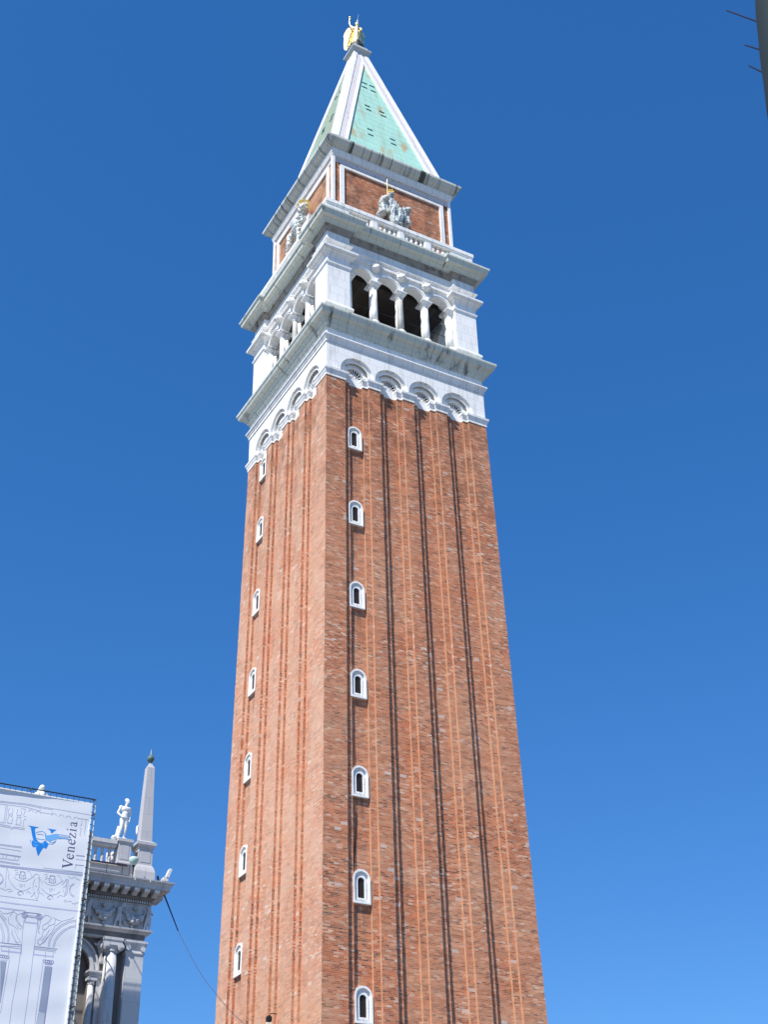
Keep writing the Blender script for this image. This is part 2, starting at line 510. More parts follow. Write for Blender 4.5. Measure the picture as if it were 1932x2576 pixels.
# --- pilaster capitals and the marble crown with its blind arches
b = MB(); b.loft([rot4(side_plan(6.0, o), z) for o, z in ((.0, 56.40), (.045, 56.41), (.05, 56.58), (.075, 56.62), (.14, 56.84), (.17, 56.87), (.18, 57.02), (.02, 57.05))])
b.build('impost_moulding', MARBLE, T)
def arch_slab(cxs, per, R, zs, z0, z1, yf, d, x0, x1, n=16):
    """wall strip with round arched openings cut through it, front at y=yf, thickness d"""
    b = MB(); prev = x0
    def quad(a, c, e, f): b.poly([a, c, e, f])
    for cx in cxs:
        pts = [(cx - R, z0)] + [(cx - R * math.cos(PI * i / n), zs + R * math.sin(PI * i / n)) for i in range(n + 1)] + [(cx + R, z0)]
        for y in (yf, yf + d):
            b.poly([(prev, y, z0), (cx - R, y, z0), (cx - R, y, z1), (prev, y, z1)])
            for (xa, za), (xb, zb) in zip(pts[1:-2], pts[2:-1]):
                b.poly([(xa, y, za), (xb, y, zb), (xb, y, z1), (xa, y, z1)])
        # jamb part below the springing on the right is closed by the next strip
        for (xa, za), (xb, zb) in zip(pts[:-1], pts[1:]):
            b.poly([(xa, yf, za), (xb, yf, zb), (xb, yf + d, zb), (xa, yf + d, za)])
        prev = cx + R
    for y in (yf, yf + d):
        b.poly([(prev, y, z0), (x1, y, z0), (x1, y, z1), (prev, y, z1)])
    b.poly([(x0, yf, z0), (x0, yf + d, z0), (x0, yf + d, z1), (x0, yf, z1)])
    b.poly([(x1, yf, z0), (x1, yf + d, z0), (x1, yf + d, z1), (x1, yf, z1)])
    b.poly([(x0, yf, z1), (x1, yf, z1), (x1, yf + d, z1), (x0, yf + d, z1)])
    return b
AC = [(a + c) / 2 * 6.0 for a, c in EDGE]
cr = MB()
for k in range(4):
    for yf, d, R, hx in ((6.0, .16, 1.20, 6.0), (5.84, .17, .93, 5.84), (5.67, .22, .62, 5.67)):
        cr.merge(arch_slab(AC, 2.5, R, 57.30, 57.04, 59.2, -yf, d - .001, -hx, hx - d).turn(k))
cr.square([(5.44, 57.04), (5.44, 59.19)])
cr.build('arched_frieze', MARBLE, T)
# thin raised roll round every outer arch
def half_ring(cx, zs, r0, r1, y0, y1, n=20, d0=0, d1=180):
    b = MB()
    for i in range(n):
        a, c = math.radians(d0 + (d1 - d0) * i / n), math.radians(d0 + (d1 - d0) * (i + 1) / n)
        P = lambda r, t, y: (cx - r * math.cos(t), y, zs + r * math.sin(t))
        b.poly([P(r0, a, y0), P(r0, c, y0), P(r1, c, y0), P(r1, a, y0)])
        b.poly([P(r1, a, y0), P(r1, c, y0), P(r1, c, y1), P(r1, a, y1)])
        b.poly([P(r0, a, y0), P(r0, c, y0), P(r0, c, y1), P(r0, a, y1)])
    return b
for k in (0, -1):
    for cx in AC:
        half_ring(cx, 57.3, .93, 1.0, -5.885, -5.83).turn(k).build('archivolt', MARBLE, T)
        half_ring(cx, 57.3, .62, .68, -5.715, -5.66).turn(k).build('archivolt', MARBLE, T)
        half_ring(cx, 57.3, .885, .928, -5.80, -5.69, 20, 40, 165).turn(k).build('soot_line', BED, T)
        # scallop shell in the niche
        s_ = MB(); c = (cx, 57.06)
        n = 9
        for i in range(n):
            t = PI * (i + .5) / n; dx, dz = -math.cos(t), math.sin(t)
            px, pz = -dz, dx
            for (r0, w0, q0), (r1, w1, q1) in (((.06, .02, -5.60), (.36, .045, -5.56)), ((.36, .045, -5.56), (.74, .07, -5.53))):
                pass
            P = lambda r, w_, y: (c[0] + dx * r * .84 + px * w_, y, c[1] + dz * r * 1.12 + pz * w_)
            s_.loft([[P(.05, -.02, -5.43), P(.05, 0, -5.66), P(.05, .02, -5.43)], [P(.40, -.06, -5.43), P(.40, 0, -5.66), P(.40, .06, -5.43)], [P(.70, -.085, -5.43), P(.70, 0, -5.64), P(.70, .085, -5.43)]])
        s_.loft([[(c[0] - .60, -5.43, 57.04), (c[0] - .60, -5.69, 57.04), (c[0] + .60, -5.69, 57.04), (c[0] + .60, -5.43, 57.04)],
                 [(c[0] - .60, -5.43, 57.10), (c[0] - .60, -5.69, 57.10), (c[0] + .60, -5.69, 57.10), (c[0] + .60, -5.43, 57.10)]])
        sh = s_.turn(k).build('scallop_shell', MARBLE, T)
        h_ = MB()
        for i in range(1, n):
            t = PI * i / n
            dx, dz = -math.cos(t), math.sin(t); px, pz = -dz, dx
            P = lambda r, w_: (c[0] + dx * r * .84 + px * w_, -5.60, c[1] + dz * r * 1.12 + pz * w_)
            h_.poly([P(.34, 0), P(.42, .035), P(.52, .05), P(.62, .04), P(.66, 0), P(.62, -.04), P(.52, -.05), P(.42, -.035)])
        h_.turn(k).build('shell_hole', DARK, sh)

# --- string course, dado and the big ledge under the belfry
b = MB(); b.square([(6.0, 59.20), (6.06, 59.22), (6.07, 59.42), (6.12, 59.46), (6.13, 59.52), (6.20, 59.62), (6.23, 59.66), (6.23, 59.76), (6.0, 59.80), (5.985, 59.81), (5.985, 60.36)])
b.build('string_course', MARBLE, T)
b = MB(); b.square([(5.985, 60.36), (6.05, 60.40), (6.06, 60.52), (6.20, 60.66), (6.22, 60.78), (6.36, 60.94), (6.38, 61.02), (6.62, 61.12), (6.66, 61.2), (6.70, 61.34), (6.76, 61.42), (6.78, 61.50), (6.78, 61.62), (6.1, 61.80)])
b.build('belfry_ledge', MARBLE_W, T)

# --- belfry: four piers, arcades between them
PH, PB, BR = 5.94, 4.2, .34       # pier face, inner edge of the pier, set-back of the bays
def pier_prof(b, prof):
    for sx in (-1, 1):
        for sy in (-1, 1):
            x0, x1 = sorted((sx * PH, sx * PB)); y0, y1 = sorted((sy * PH, sy * PB))
            b.rect(prof, x0, x1, y0, y1)
for sx in (-1, 1):
    for sy in (-1, 1):
        x0, x1 = sorted((sx * PH, sx * PB)); y0, y1 = sorted((sy * PH, sy * PB))
        b = MB()
        b.rect([(.07, 61.70), (.07, 62.40), (.13, 62.45), (.19, 62.50), (.19, 62.62), (.16, 62.70), (.08, 62.76), (.05, 62.84), (.0, 62.86),
                (.0, 66.20), (.03, 66.24), (.09, 66.32), (.10, 66.44), (.0, 66.47), (.0, 66.96), (.04, 67.0), (.06, 67.10), (.14, 67.16), (.17, 67.26), (.36, 67.36), (.43, 67.44), (.45, 67.48), (.45, 67.63), (.05, 67.68), (.0, 67.68), (.0, 67.94)], x0, x1, y0, y1)
        b.build('corner_pier', MARBLE, T)
XC = [-4.02, -2.05, 0, 2.05, 4.02]
BAY = [-3.07, -1.025, 1.025, 3.07]
for k in range(4):
    b = arch_slab(BAY, 2.05, .79, 66.36, 66.34, 67.96, -(PH - BR), .60, -PB - .2, PB + .2)
    for cx in BAY: b.merge(half_ring(cx, 66.36, .79, .985, -(PH - BR) - .07, -(PH - BR) + .01))
    for cx in BAY: b.merge(half_ring(cx, 66.36, .90, .985, -(PH - BR) - .11, -(PH - BR) - .069))
    b.box(-PB, PB, -(PH - BR) - .09, -(PH - BR) + .3, 67.965, 68.04)
    b.box(-PB + .02, PB - .02, -(PH - BR) - .16, -(PH - BR) + .3, 67.78, 67.86)
    b.turn(k).build('belfry_arcade', MARBLE, T)
    b = MB(); b.box(-PB, PB, -5.72, -4.6, 61.79, 62.42)
    for x in XC[1:-1]: b.box(x - .52, x + .52, -5.80, -4.55, 62.425, 62.62)
    b.turn(k).build('plinth', MARBLE, T)
cp = MB(); cp.lathe((0, 0, 0), [(.36, 0), (.36, .10), (.33, .16), (.35, .22), (.27, .27), (.25, .32), (.25, .34)], 20)
cs = MB(); cs.lathe((0, 0, 0), [(.215, .34), (.22, 1.4), (.215, 2.2), (.195, 3.24)], 20)
cc = MB(); cc.lathe((0, 0, 0), [(.198, 3.24), (.23, 3.26), (.23, 3.31), (.198, 3.33), (.21, 3.42), (.28, 3.50), (.31, 3.56)], 20)
cc.rect([(0, 3.56), (.02, 3.58), (.06, 3.66), (.08, 3.68), (.08, 3.76), (0, 3.765)], -.33, .33, -.31, .31)
m_base, m_shaft, m_cap = cp.mesh('base', MARBLE, True), cs.mesh('column', MARBLE, True), cc.mesh('capital', MARBLE)
m_grey = cs.mesh('column', GREYCOL, True)
for k in (0, -1):
    for row, yy in ((0, -5.41), (1, -5.14)):
        for i, x in enumerate(XC):
            c, s = (1, 0) if k == 0 else (0, -1)
            o = bpy.data.objects.new('column', m_grey if ((k == 0 and i == 2) or (k == -1 and i in (2,))) and row == 0 else m_shaft)
            COL.objects.link(o); o.parent = T
            o.location = (c * x - s * yy, s * x + c * yy, 62.60 if 0 < i < 4 else 62.60)
            if row == 0 and i == 2: o['label'] = 'grey veined column'
            for nm, me in (('column_base', m_base), ('capital', m_cap)):
                q = bpy.data.objects.new(nm, me); COL.objects.link(q); q.parent = o
    b = MB()
    for z in (64.25, 65.55): b.tube([(-PB, -5.1, z), (PB, -5.1, z)], .022, 6)
    b.turn(k).build('tie_rod', IRON, T)
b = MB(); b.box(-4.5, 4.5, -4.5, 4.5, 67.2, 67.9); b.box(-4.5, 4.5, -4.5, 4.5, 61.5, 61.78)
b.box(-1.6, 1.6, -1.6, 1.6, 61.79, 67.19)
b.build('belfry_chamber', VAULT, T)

# lion head keystones
def lion_head(x, k):
    y = -(PH - BR) - .12
    pr = [('e', (0, .0, 0), (.37, .24, .39)), ('e', (0, -.2, -.02), (.23, .2, .24)), ('e', (0, -.38, -.10), (.14, .14, .12)), ('e', (-.12, -.33, .10), (.07, .06, .04)),
          ('e', (.12, -.33, .10), (.07, .06, .04)), ('e', (-.25, -.08, .28), (.10, .08, .10)), ('e', (.25, -.08, .28), (.10, .08, .10)), ('e', (0, -.32, -.26), (.09, .09, .06)), ('c', (0, -.3, .12), (0, -.45, -.02), .05, .06)]
    return pr, y
lh = sculpt('lion_head', lion_head(0, 0)[0], STATUE, T, .026, 1, .03, (13, 13, 9))
for k in (0, -1):
    for i, x in enumerate((-2.05, 0, 2.05)):
        o = lh if (k == 0 and i == 0) else lh.copy()
        if o is not lh: COL.objects.link(o)
        yy = -(PH - BR) - .1
        o.location = (x, yy, 67.66) if k == 0 else (yy, -x, 67.66)
        o.rotation_euler = (.15, 0, 0 if k == 0 else -PI / 2)

# --- entablature with breaks over the piers
def brk(prof):
    """prof [(o,z)]: plan follows the piers, set back BR over the bays"""
    rings = []
    for o, z in prof:
        P, C, q = PH + o, PH - BR + o, PB - o
        side = [(-P, -P), (-q, -P), (-q, -C), (q, -C), (q, -P)]
        rings.append(rot4(side, z))
    return rings
b = MB(); b.loft(brk([(.0, 67.95), (.0, 68.18), (.03, 68.2), (.05, 68.26), (.16, 68.33), (.19, 68.36), (.19, 68.44), (.0, 68.47), (.0, 69.28)]))
b.build('entablature', MARBLE, T)
b = MB(); b.loft(brk([(.0, 69.28), (.05, 69.3), (.06, 69.42), (.18, 69.55), (.2, 69.66), (.30, 69.74)])); b.build('bed_mould', BED, T)
b = MB(); b.loft(brk([(.30, 69.74), (.34, 69.75), (.36, 69.88), (.48, 70.0), (.50, 70.06), (.80, 70.12), (.82, 70.30), (.90, 70.44), (.94, 70.48), (.94, 70.64), (.5, 70.76)])); b.build('upper_cornice', MARBLE_W, T)

# --- balustrade
OPN = [(-4.25, -2.62), (-1.96, -.33), (.33, 1.80), (2.46, 4.0)]
OPN = [(-4.22, -2.52), (-1.90, -.30), (.30, 1.90), (2.52, 4.12)]
for k in range(4):
    b = MB()
    f = 6.02
    b.box(-f, f - .36, -f, -f + .36, 70.66, 71.12)
    b.box(-f - .03, f - .39, -f - .03, -f + .39, 71.125, 71.17)
    edges = [-f] + [e for p in OPN for e in p] + [f - .36]
    for a, c in zip(edges[0::2], edges[1::2]):
        b.box(a, c, -f + .02, -f + .34, 71.172, 72.0)
        b.box(a + .10, c - .10, -f - .015, -f + .02, 71.30, 71.9) if c - a < 1.2 else None
    b.box(-f - .03, f - .39, -f - .03, -f + .39, 72.0, 72.12)
    b.box(-f - .07, f - .43, -f - .07, -f + .43, 72.122, 72.42)
    b.turn(k).build('balustrade', MARBLE, T)
bl = MB(); bl.lathe((0, 0, 0), [(.11, 0), (.11, .07), (.065, .10), (.07, .16), (.125, .28), (.13, .36), (.07, .52), (.055, .60), (.08, .63), (.08, .67), (.055, .70), (.07, .76), (.11, .77), (.11, .83)], 12)
m_bl = bl.mesh('baluster', MARBLE, True)
for k in (0, -1):
    for a, c in OPN:
        for i in range(4):
            x = a + (c - a) * (i + .5) / 4; y = -6.02 + .18
            o = bpy.data.objects.new('baluster', m_bl); COL.objects.link(o); o.parent = T
            o.location = (x, y, 71.172) if k == 0 else (y, -x, 71.172)

# --- attic
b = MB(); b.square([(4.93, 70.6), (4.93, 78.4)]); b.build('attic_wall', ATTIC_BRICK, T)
for sx in (-1, 1):
    for sy in (-1, 1):
        x0, x1 = sorted((sx * 5.06, sx * 4.84)); y0, y1 = sorted((sy * 5.06, sy * 4.84))
        b = MB(); b.box(x0, x1, y0, y1, 70.62, 78.405); b.build('corner_strip', MARBLE, T)
for k in range(4):
    b = MB()
    for s in (-1, 1):
        x0, x1 = sorted((s * 4.40, s * 4.07)); b.box(x0, x1, -5.05, -4.92, 70.62, 77.47)
    b.box(-4.40, 4.40, -5.05, -4.92, 77.472, 77.72)
    b.turn(k).build('panel_frame', MARBLE, T)
    b = MB(); b.box(-4.835, 4.835, -4.96, -4.92, 77.9, 78.38); b.turn(k).build('frieze_band', PINKST, T)
b = MB(); b.square([(5.06, 78.40), (5.10, 78.42), (5.11, 78.6), (5.15, 78.63), (5.16, 78.78), (5.20, 78.82), (5.20, 78.92), (5.14, 78.95), (5.14, 79.12)]); b.build('attic_architrave', MARBLE, T)
b = MB(); b.square([(5.14, 79.12), (5.22, 79.15), (5.36, 79.2), (5.40, 79.26), (5.58, 79.36), (5.62, 79.50), (5.74, 79.60), (5.75, 79.74), (5.75, 79.80), (5.0, 79.92)]); b.build('attic_cornice', MARBLE_D, T)

# --- spire
SZ0, SZ1 = 79.88, 98.3
def sh_(z): return .52 + (98.3 - z) * .2325
rows = [SZ0 + (SZ1 - SZ0) * i / 46 for i in range(47)]
for k in range(4):
    b = MB(); b.poly([(-sh_(SZ0), -sh_(SZ0), SZ0), (sh_(SZ0), -sh_(SZ0), SZ0), (sh_(SZ1), -sh_(SZ1), SZ1), (-sh_(SZ1), -sh_(SZ1), SZ1)])
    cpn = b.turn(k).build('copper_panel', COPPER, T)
    for s in (-1, 1):
        for nm, w0, w1, of, m in (('spire_rib', 0, .21, .13, MARBLE), ('rib_panel', .21, .77, .08, PINKST), ('spire_rib', .77, .98, .13, MARBLE)):
            rg = []
            for z in rows:
                h = sh_(z)
                ua = s * ((h + of) if w0 == 0 else max(h - w0, .02)); ub = s * max(h - w1, .0)
                if abs(ua) <= abs(ub) + .004: break
                rg.append([(ua, -h - of, z), (ub, -h - of, z), (ub, -h + .02, z), (s * min(abs(ua), h - .02), -h + .02, z)])
            b = MB(); b.loft(rg)
            b.turn(k).build(nm, m, T)
for k, pts in ((0, [(-.38, 92.85), (.33, 92.88), (-.49, 92.06), (.31, 92.02), (-.71, 88.78), (-.67, 88.17), (.61, 88.79), (.68, 88.21), (-1.05, 84.76), (-1.11, 83.9), (.94, 84.68), (.94, 83.97)]),
               (-1, [(-.38, 92.5), (.4, 92.5), (-.8, 88.5), (.7, 88.6), (-.7, 88.0), (.7, 88.0), (1.0, 84.4), (1.0, 83.7), (-1.0, 84.4), (-1.0, 83.7)])):
    for u, z in pts:
        b = MB(); h = sh_(z); b.box(u - .24, u + .24, -h - .05, -h + .03, z, z + .045)
        b.turn(k).build('roof_hook', HOOK, T)
b = MB(); b.square([(.60, 98.0), (.66, 98.25), (.68, 98.4), (.80, 98.55), (.90, 98.66), (.90, 98.80), (.62, 98.86), (.60, 99.12), (.66, 99.16), (.66, 99.30), (.2, 99.34)])
b.build('spire_cap', stone_mat('cap_stone', (.50, .53, .52), jstr=.0, stain=.4), T)
b = MB(); b.lathe((0, 0, 0), [(.62, 99.33), (.66, 99.5), (.62, 99.8), (.48, 100.1), (.38, 100.3), (.40, 100.42), (.2, 100.46)], 20); b.build('finial_base', LEAD, T, True)

# ================================================================== ANGEL
A = thing('angel_statue', (0, 0, 100.42), 'gilded angel with raised arm and big wings on top of the spire', 'statue')
A.rotation_euler = (0, 0, -math.radians(29.1))
def local_sculpt(*a, **k):
    p = a[3]; r = p.rotation_euler.copy(); l = p.location.copy()
    p.location = (0, 0, 0)
    o = sculpt(*a, **k)
    p.location = l
    return o
local_sculpt('body', [('c', (-.06, 0, .05), (-.02, 0, 1.2), .42, .29), ('c', (-.30, -.06, .0), (-.14, -.08, 1.0), .22, .16), ('c', (.22, -.05, .05), (.12, -.05, 1.0), .22, .18), ('c', (0, 0, 1.2), (.0, 0, 1.9), .25, .28),
              ('e', (-.02, 0, 2.0), (.38, .22, .22)), ('c', (.0, 0, 2.1), (.02, 0, 2.4), .12, .1), ('e', (.03, -.03, 2.58), (.17, .19, .24)), ('e', (.04, -.03, 2.80), (.12, .12, .14)),
              ('c', (-.30, -.0, 2.08), (-.58, .05, 2.55), .10, .08), ('c', (-.58, .05, 2.55), (-.66, .02, 3.08), .08, .065), ('c', (-.66, .02, 3.08), (-.60, -.02, 3.48), .065, .06), ('e', (-.56, -.03, 3.58), (.12, .10, .15)),
              ('c', (.32, 0, 2.02), (.46, -.2, 1.62), .11, .09), ('c', (.46, -.2, 1.62), (.40, -.36, 1.40), .085, .07), ('e', (.40, -.38, 1.36), (.09, .08, .09)), ('e', (0, -.08, 1.3), (.34, .26, .12))],
             GOLD, A, .04, 2, .03, (7, 7, 1.5))
WPT = [(-.22, 1.9), (-.40, 2.2), (-.56, 2.46), (-.70, 2.54), (-.90, 2.38), (-1.12, 1.88), (-1.22, 1.50), (-1.16, 1.26), (-1.20, .55), (-1.20, -.08), (-1.12, -.42), (-.97, -.54), (-.78, -.42), (-.62, .08), (-.52, .50), (-.35, .82), (-.25, 1.3)]
for i, sc in enumerate((1.0, .80, .58)):
    cx, cz = -.62, 1.75
    b = MB(); rings = []
    for j in range(5):
        t = j / 4
        rings.append([(cx + (x - cx) * sc * (1 - .10 * abs(2 * t - 1)), .16 - i * .05 + .10 * t + .20 * (x + .2) ** 2, cz + (z - cz) * sc * (1 - .06 * abs(2 * t - 1))) for x, z in WPT])
    b.loft(rings)
    o = b.build('wing' if i == 0 else 'feather_layer', GOLD, A if i == 0 else wing0, local=True, smooth=True)
    if i == 0: wing0 = o
pts = [(.22, 1.75), (.36, 1.98), (.48, 2.05), (.58, 1.98), (.70, 1.55), (.64, 1.15), (.61, .5), (.56, -.22), (.50, -.24), (.46, .5), (.44, 1.2), (.34, 1.5)]
b = MB(); b.loft([[(x, .22 + .5 * (x - .2), z) for x, z in pts], [(x, .36 + .5 * (x - .2), z) for x, z in pts]]); b.build('wing', GOLD, A, local=True)
b = MB(); b.tube([(.04, .02, 2.85), (.10, .02, 3.5), (.18, .02, 4.15)], [.03, .018, .012], 6); b.build('lightning_rod', GREYCAB, A, local=True)
b = MB(); b.lathe((.07, .02, 2.98), [(.03, 0), (.08, .05), (.085, .2), (.03, .28)], 10); b.build('rod_cup', mat('pale_metal', (.75, .78, .8), .35, .6), A, local=True)

# ================================================================== JUSTICE between two lions
J = thing('justice_statue', (-.2, -5.45, 70.68), 'weathered grey seated woman with gold crown and upright sword between two stone lions', 'statue')
b = MB(); b.rect([(0, 70.68), (0, 72.5), (-.1, 72.55)], -1.3, 1.0, -5.66, -4.94); b.build('pedestal', MARBLE, J)
sculpt('body', [('c', (-.20, -5.25, 74.2), (-.36, -5.3, 75.25), .52, .42), ('e', (-.38, -5.32, 75.45), (.52, .3, .28)), ('c', (-.40, -5.35, 75.5), (-.42, -5.42, 75.85), .15, .13),
                ('e', (-.43, -5.46, 76.03), (.20, .22, .27)), ('e', (-.43, -5.38, 76.12), (.24, .22, .22)),
                ('c', (-.72, -5.3, 75.45), (-.92, -5.5, 74.95), .17, .14), ('c', (-.92, -5.5, 74.95), (-.97, -5.85, 75.05), .13, .10), ('e', (-.99, -5.92, 75.06), (.10, .1, .11)),
                ('c', (.0, -5.3, 75.45), (.24, -5.45, 74.9), .18, .14), ('c', (.24, -5.45, 74.9), (-.0, -5.75, 74.65), .13, .1), ('e', (-.05, -5.8, 74.65), (.1, .1, .1)),
                ('c', (-.38, -5.3, 74.2), (-.55, -5.85, 74.25), .33, .28), ('c', (-.05, -5.3, 74.2), (.10, -5.85, 74.2), .33, .28),
                ('c', (-.55, -5.85, 74.25), (-.50, -5.75, 72.95), .27, .20), ('c', (.10, -5.85, 74.2), (.02, -5.75, 72.9), .27, .22), ('c', (-.22, -5.62, 74.0), (-.25, -5.65, 72.75), .36, .44),
                ('e', (-.5, -5.95, 72.75), (.13, .22, .1)), ('e', (.02, -5.95, 72.72), (.13, .22, .1)), ('e', (-.22, -5.5, 72.6), (.62, .4, .2))],
       STATUE_D, J, .036, 1, .085, (7, 7, 1.6))
def seated_lion(name, x, z, s, hx):
    return sculpt(name, [('e', (x, -5.5, z), (.33, .30, .36)), ('e', (x + hx, -5.78, z - .03), (.24, .24, .26)), ('e', (x + hx * 1.3, -5.98, z - .12), (.14, .16, .13)), ('e', (x + hx * 1.3, -5.94, z - .25), (.11, .12, .06)),
                         ('e', (x - .2, -5.6, z + .25), (.09, .07, .1)), ('e', (x + .2, -5.6, z + .25), (.09, .07, .1)),
                         ('c', (x, -5.4, z - .2), (x, -5.3, z - 1.0), .38, .34), ('c', (x - .15 * s, -5.6, z - .6), (x - .15 * s, -5.75, z - 1.35), .15, .11), ('c', (x + .16 * s, -5.6, z - .6), (x + .16 * s, -5.72, z - 1.3), .15, .11),
                         ('e', (x - .15 * s, -5.82, z - 1.4), (.13, .17, .08)), ('e', (x + .16 * s, -5.8, z - 1.35), (.13, .17, .08)), ('c', (x, -5.25, z - .9), (x - s * .15, -5.05, z - 1.2), .34, .3)],
                  STATUE_D, J, .032, 1, .06, (10, 10, 7))
seated_lion('lion', -1.05, 75.08, 1, -.02)
seated_lion('lion', .72, 74.78, -1, .06)
b = MB()
b.lathe((-.43, -5.42, 76.22), [(.19, 0), (.21, .03), (.20, .10), (.17, .14), (.10, .18), (.03, .2)], 16)
for i in range(8):
    t = 2 * PI * i / 8; b.ball((-.43 + .23 * math.cos(t), -5.42 + .23 * math.sin(t), 76.36), (.05, .05, .08), 8, 6)
b.build('crown', GOLD_M, J, True)
b = MB(); b.loft([[(-1.0 - w_, -5.95, z), (-1.0, -5.97, z), (-1.0 + w_, -5.95, z), (-1.0, -5.93, z)] for w_, z in ((.045, 75.2), (.045, 76.5), (.025, 76.8), (.004, 76.98))])
b.box(-1.12, -.88, -5.98, -5.92, 75.16, 75.205); b.tube([(-1.0, -5.95, 74.95), (-1.0, -5.95, 75.155)], .035, 8)
b.build('sword', mat('pale_gilding', (.95, .78, .40), .5, .5), J)

# ================================================================== WINGED LION with halo, on the left face
L = thing('winged_lion_statue', (-5.5, -.4, 70.68), 'stone winged lion with gold halo, paw on a book, on the sunlit attic wall', 'statue')
b = MB(); b.rect([(0, 70.68), (0, 72.3), (-.08, 72.36)], -5.66, -4.94, -2.9, 1.9); b.build('pedestal', MARBLE, L)
sculpt('body', [('c', (-5.45, -.95, 74.85), (-5.35, .35, 74.95), .50, .40), ('c', (-5.35, .35, 74.95), (-5.3, .75, 74.8), .42, .36), ('e', (-5.52, -1.15, 75.15), (.46, .48, .55)),
                ('e', (-5.65, -1.45, 75.62), (.40, .42, .46)), ('e', (-5.80, -1.68, 75.68), (.27, .27, .30)), ('e', (-5.92, -1.88, 75.52), (.16, .16, .14)), ('e', (-5.90, -1.86, 75.38), (.12, .12, .07)),
                ('e', (-5.98, -1.52, 76.0), (.09, .09, .12)), ('e', (-5.52, -1.85, 75.98), (.09, .09, .12)), ('c', (-5.84, -1.75, 75.85), (-5.95, -1.95, 75.6), .06, .07),
                ('c', (-5.6, .65, 74.75), (-5.72, .80, 73.85), .30, .19), ('c', (-5.72, .80, 73.85), (-5.66, 1.15, 73.2), .17, .11), ('c', (-5.66, 1.15, 73.2), (-5.72, 1.05, 72.45), .11, .11), ('e', (-5.8, 1.0, 72.42), (.18, .16, .1)),
                ('c', (-5.25, .75, 74.7), (-5.2, 1.3, 73.6), .28, .15), ('c', (-5.2, 1.3, 73.6), (-5.2, 1.5, 72.45), .14, .1), ('e', (-5.3, 1.5, 72.42), (.18, .15, .1)),
                ('c', (-5.62, -.95, 74.7), (-5.72, -.85, 73.6), .25, .15), ('c', (-5.72, -.85, 73.6), (-5.72, -.9, 72.45), .14, .11), ('e', (-5.82, -.92, 72.42), (.18, .15, .1)),
                ('c', (-5.55, -1.3, 74.7), (-5.75, -1.85, 74.2), .22, .15), ('c', (-5.75, -1.85, 74.2), (-5.82, -2.15, 74.0), .14, .11), ('e', (-5.88, -2.2, 74.0), (.15, .15, .09)),
                ('c', (-5.3, .95, 75.0), (-5.35, 1.6, 74.4), .09, .07), ('c', (-5.35, 1.6, 74.4), (-5.4, 1.75, 73.6), .07, .09)],
       STATUE_L, L, .038, 1, .075, (7, 7, 5))
for dx, rz in ((0, 0), (.32, .12)):
    b = MB(); rg = []
    for t in range(7):
        a = t / 6
        rg.append([(-5.62 + dx - .10 * math.sin(a * PI) + .0, -.75 + 1.5 * a + rz, 75.2 + .65 * a + .0), (-5.66 + dx - .12 * math.sin(a * PI), -.55 + 1.45 * a + rz, 75.55 + .62 * math.sin(a * 1.8)),
                   (-5.55 + dx, -.5 + 1.45 * a + rz, 75.6 + .62 * math.sin(a * 1.8)), (-5.5 + dx, -.75 + 1.5 * a + rz, 75.15 + .6 * a)])
    b.loft(rg); b.build('wing', STATUE_L, L)
b = MB()
n = 24
hc = Vector((-5.58, -1.44, 76.12)); hn = Vector((-.50, -.74, -.45)).normalized(); he = Vector((0, 0, 1)).cross(hn).normalized(); hu = hn.cross(he)
def HP(r, t, d): return tuple(hc + (he * math.cos(t) + hu * math.sin(t)) * r + hn * d)
for i in range(n):
    a, c = 2 * PI * i / n, 2 * PI * (i + 1) / n
    for r0, r1 in ((.26, .31), (.44, .52)):
        b.loft([[HP(r0, a, 0), HP(r1, a, 0), HP(r1, a, .06), HP(r0, a, .06)], [HP(r0, c, 0), HP(r1, c, 0), HP(r1, c, .06), HP(r0, c, .06)]])
    b.loft([[HP(.30, a, .01), HP(.45, a + .02, .01), HP(.45, a + .2, .01), HP(.30, a + .2, .01)], [HP(.30, a, .05), HP(.45, a + .02, .05), HP(.45, a + .2, .05), HP(.30, a + .2, .05)]])
b.build('halo', GOLD_M, L)
b = MB(); b.loft([[(-5.78, -2.55, 73.5), (-5.52, -2.5, 73.5), (-5.52, -1.95, 73.5), (-5.78, -1.9, 73.5)], [(-5.72, -2.6, 74.2), (-5.42, -2.55, 74.2), (-5.42, -1.95, 74.2), (-5.72, -1.85, 74.2)]])
b.box(-5.9, -5.2, -2.7, -1.7, 72.36, 73.49)
b.build('book', STATUE, L)

# ================================================================== cable and lamp on the shaft
b = MB(); b.tube([(-4.20, -6.10 + .14, 28.42), (-4.24, -6.04, 27.5), (-4.30, -6.06, 26.5), (-4.42, -6.09, 25.3), (-4.50, -6.10, 24.5)], .022, 6)
tag(b.build('window_cable', IRON), 'thin dark cable hanging down the brick between two small white windows', 'cable')
fl = thing('wall_floodlight', (-6.42, -1.27, 18.1), 'small dark floodlight fixed to the sunlit brick face of the tower', 'floodlight')
b = MB(); b.rect([(-.06, 18.0), (0, 18.06), (0, 18.26), (-.05, 18.32)], -6.84, -6.60, -1.32, -1.10); b.build('lamp_body', IRON, fl)
b = MB(); b.rect([(-.03, 17.86), (0, 17.9), (0, 17.99)], -6.84, -6.60, -1.30, -1.12); b.build('lamp_glass', mat('pale_glass', (.7, .74, .62), .2), fl)
b = MB(); b.tube([(-6.3, -1.2, 18.45), (-6.6, -1.2, 18.45), (-6.72, -1.2, 18.3)], .025, 6); b.build('bracket', IRON, fl)

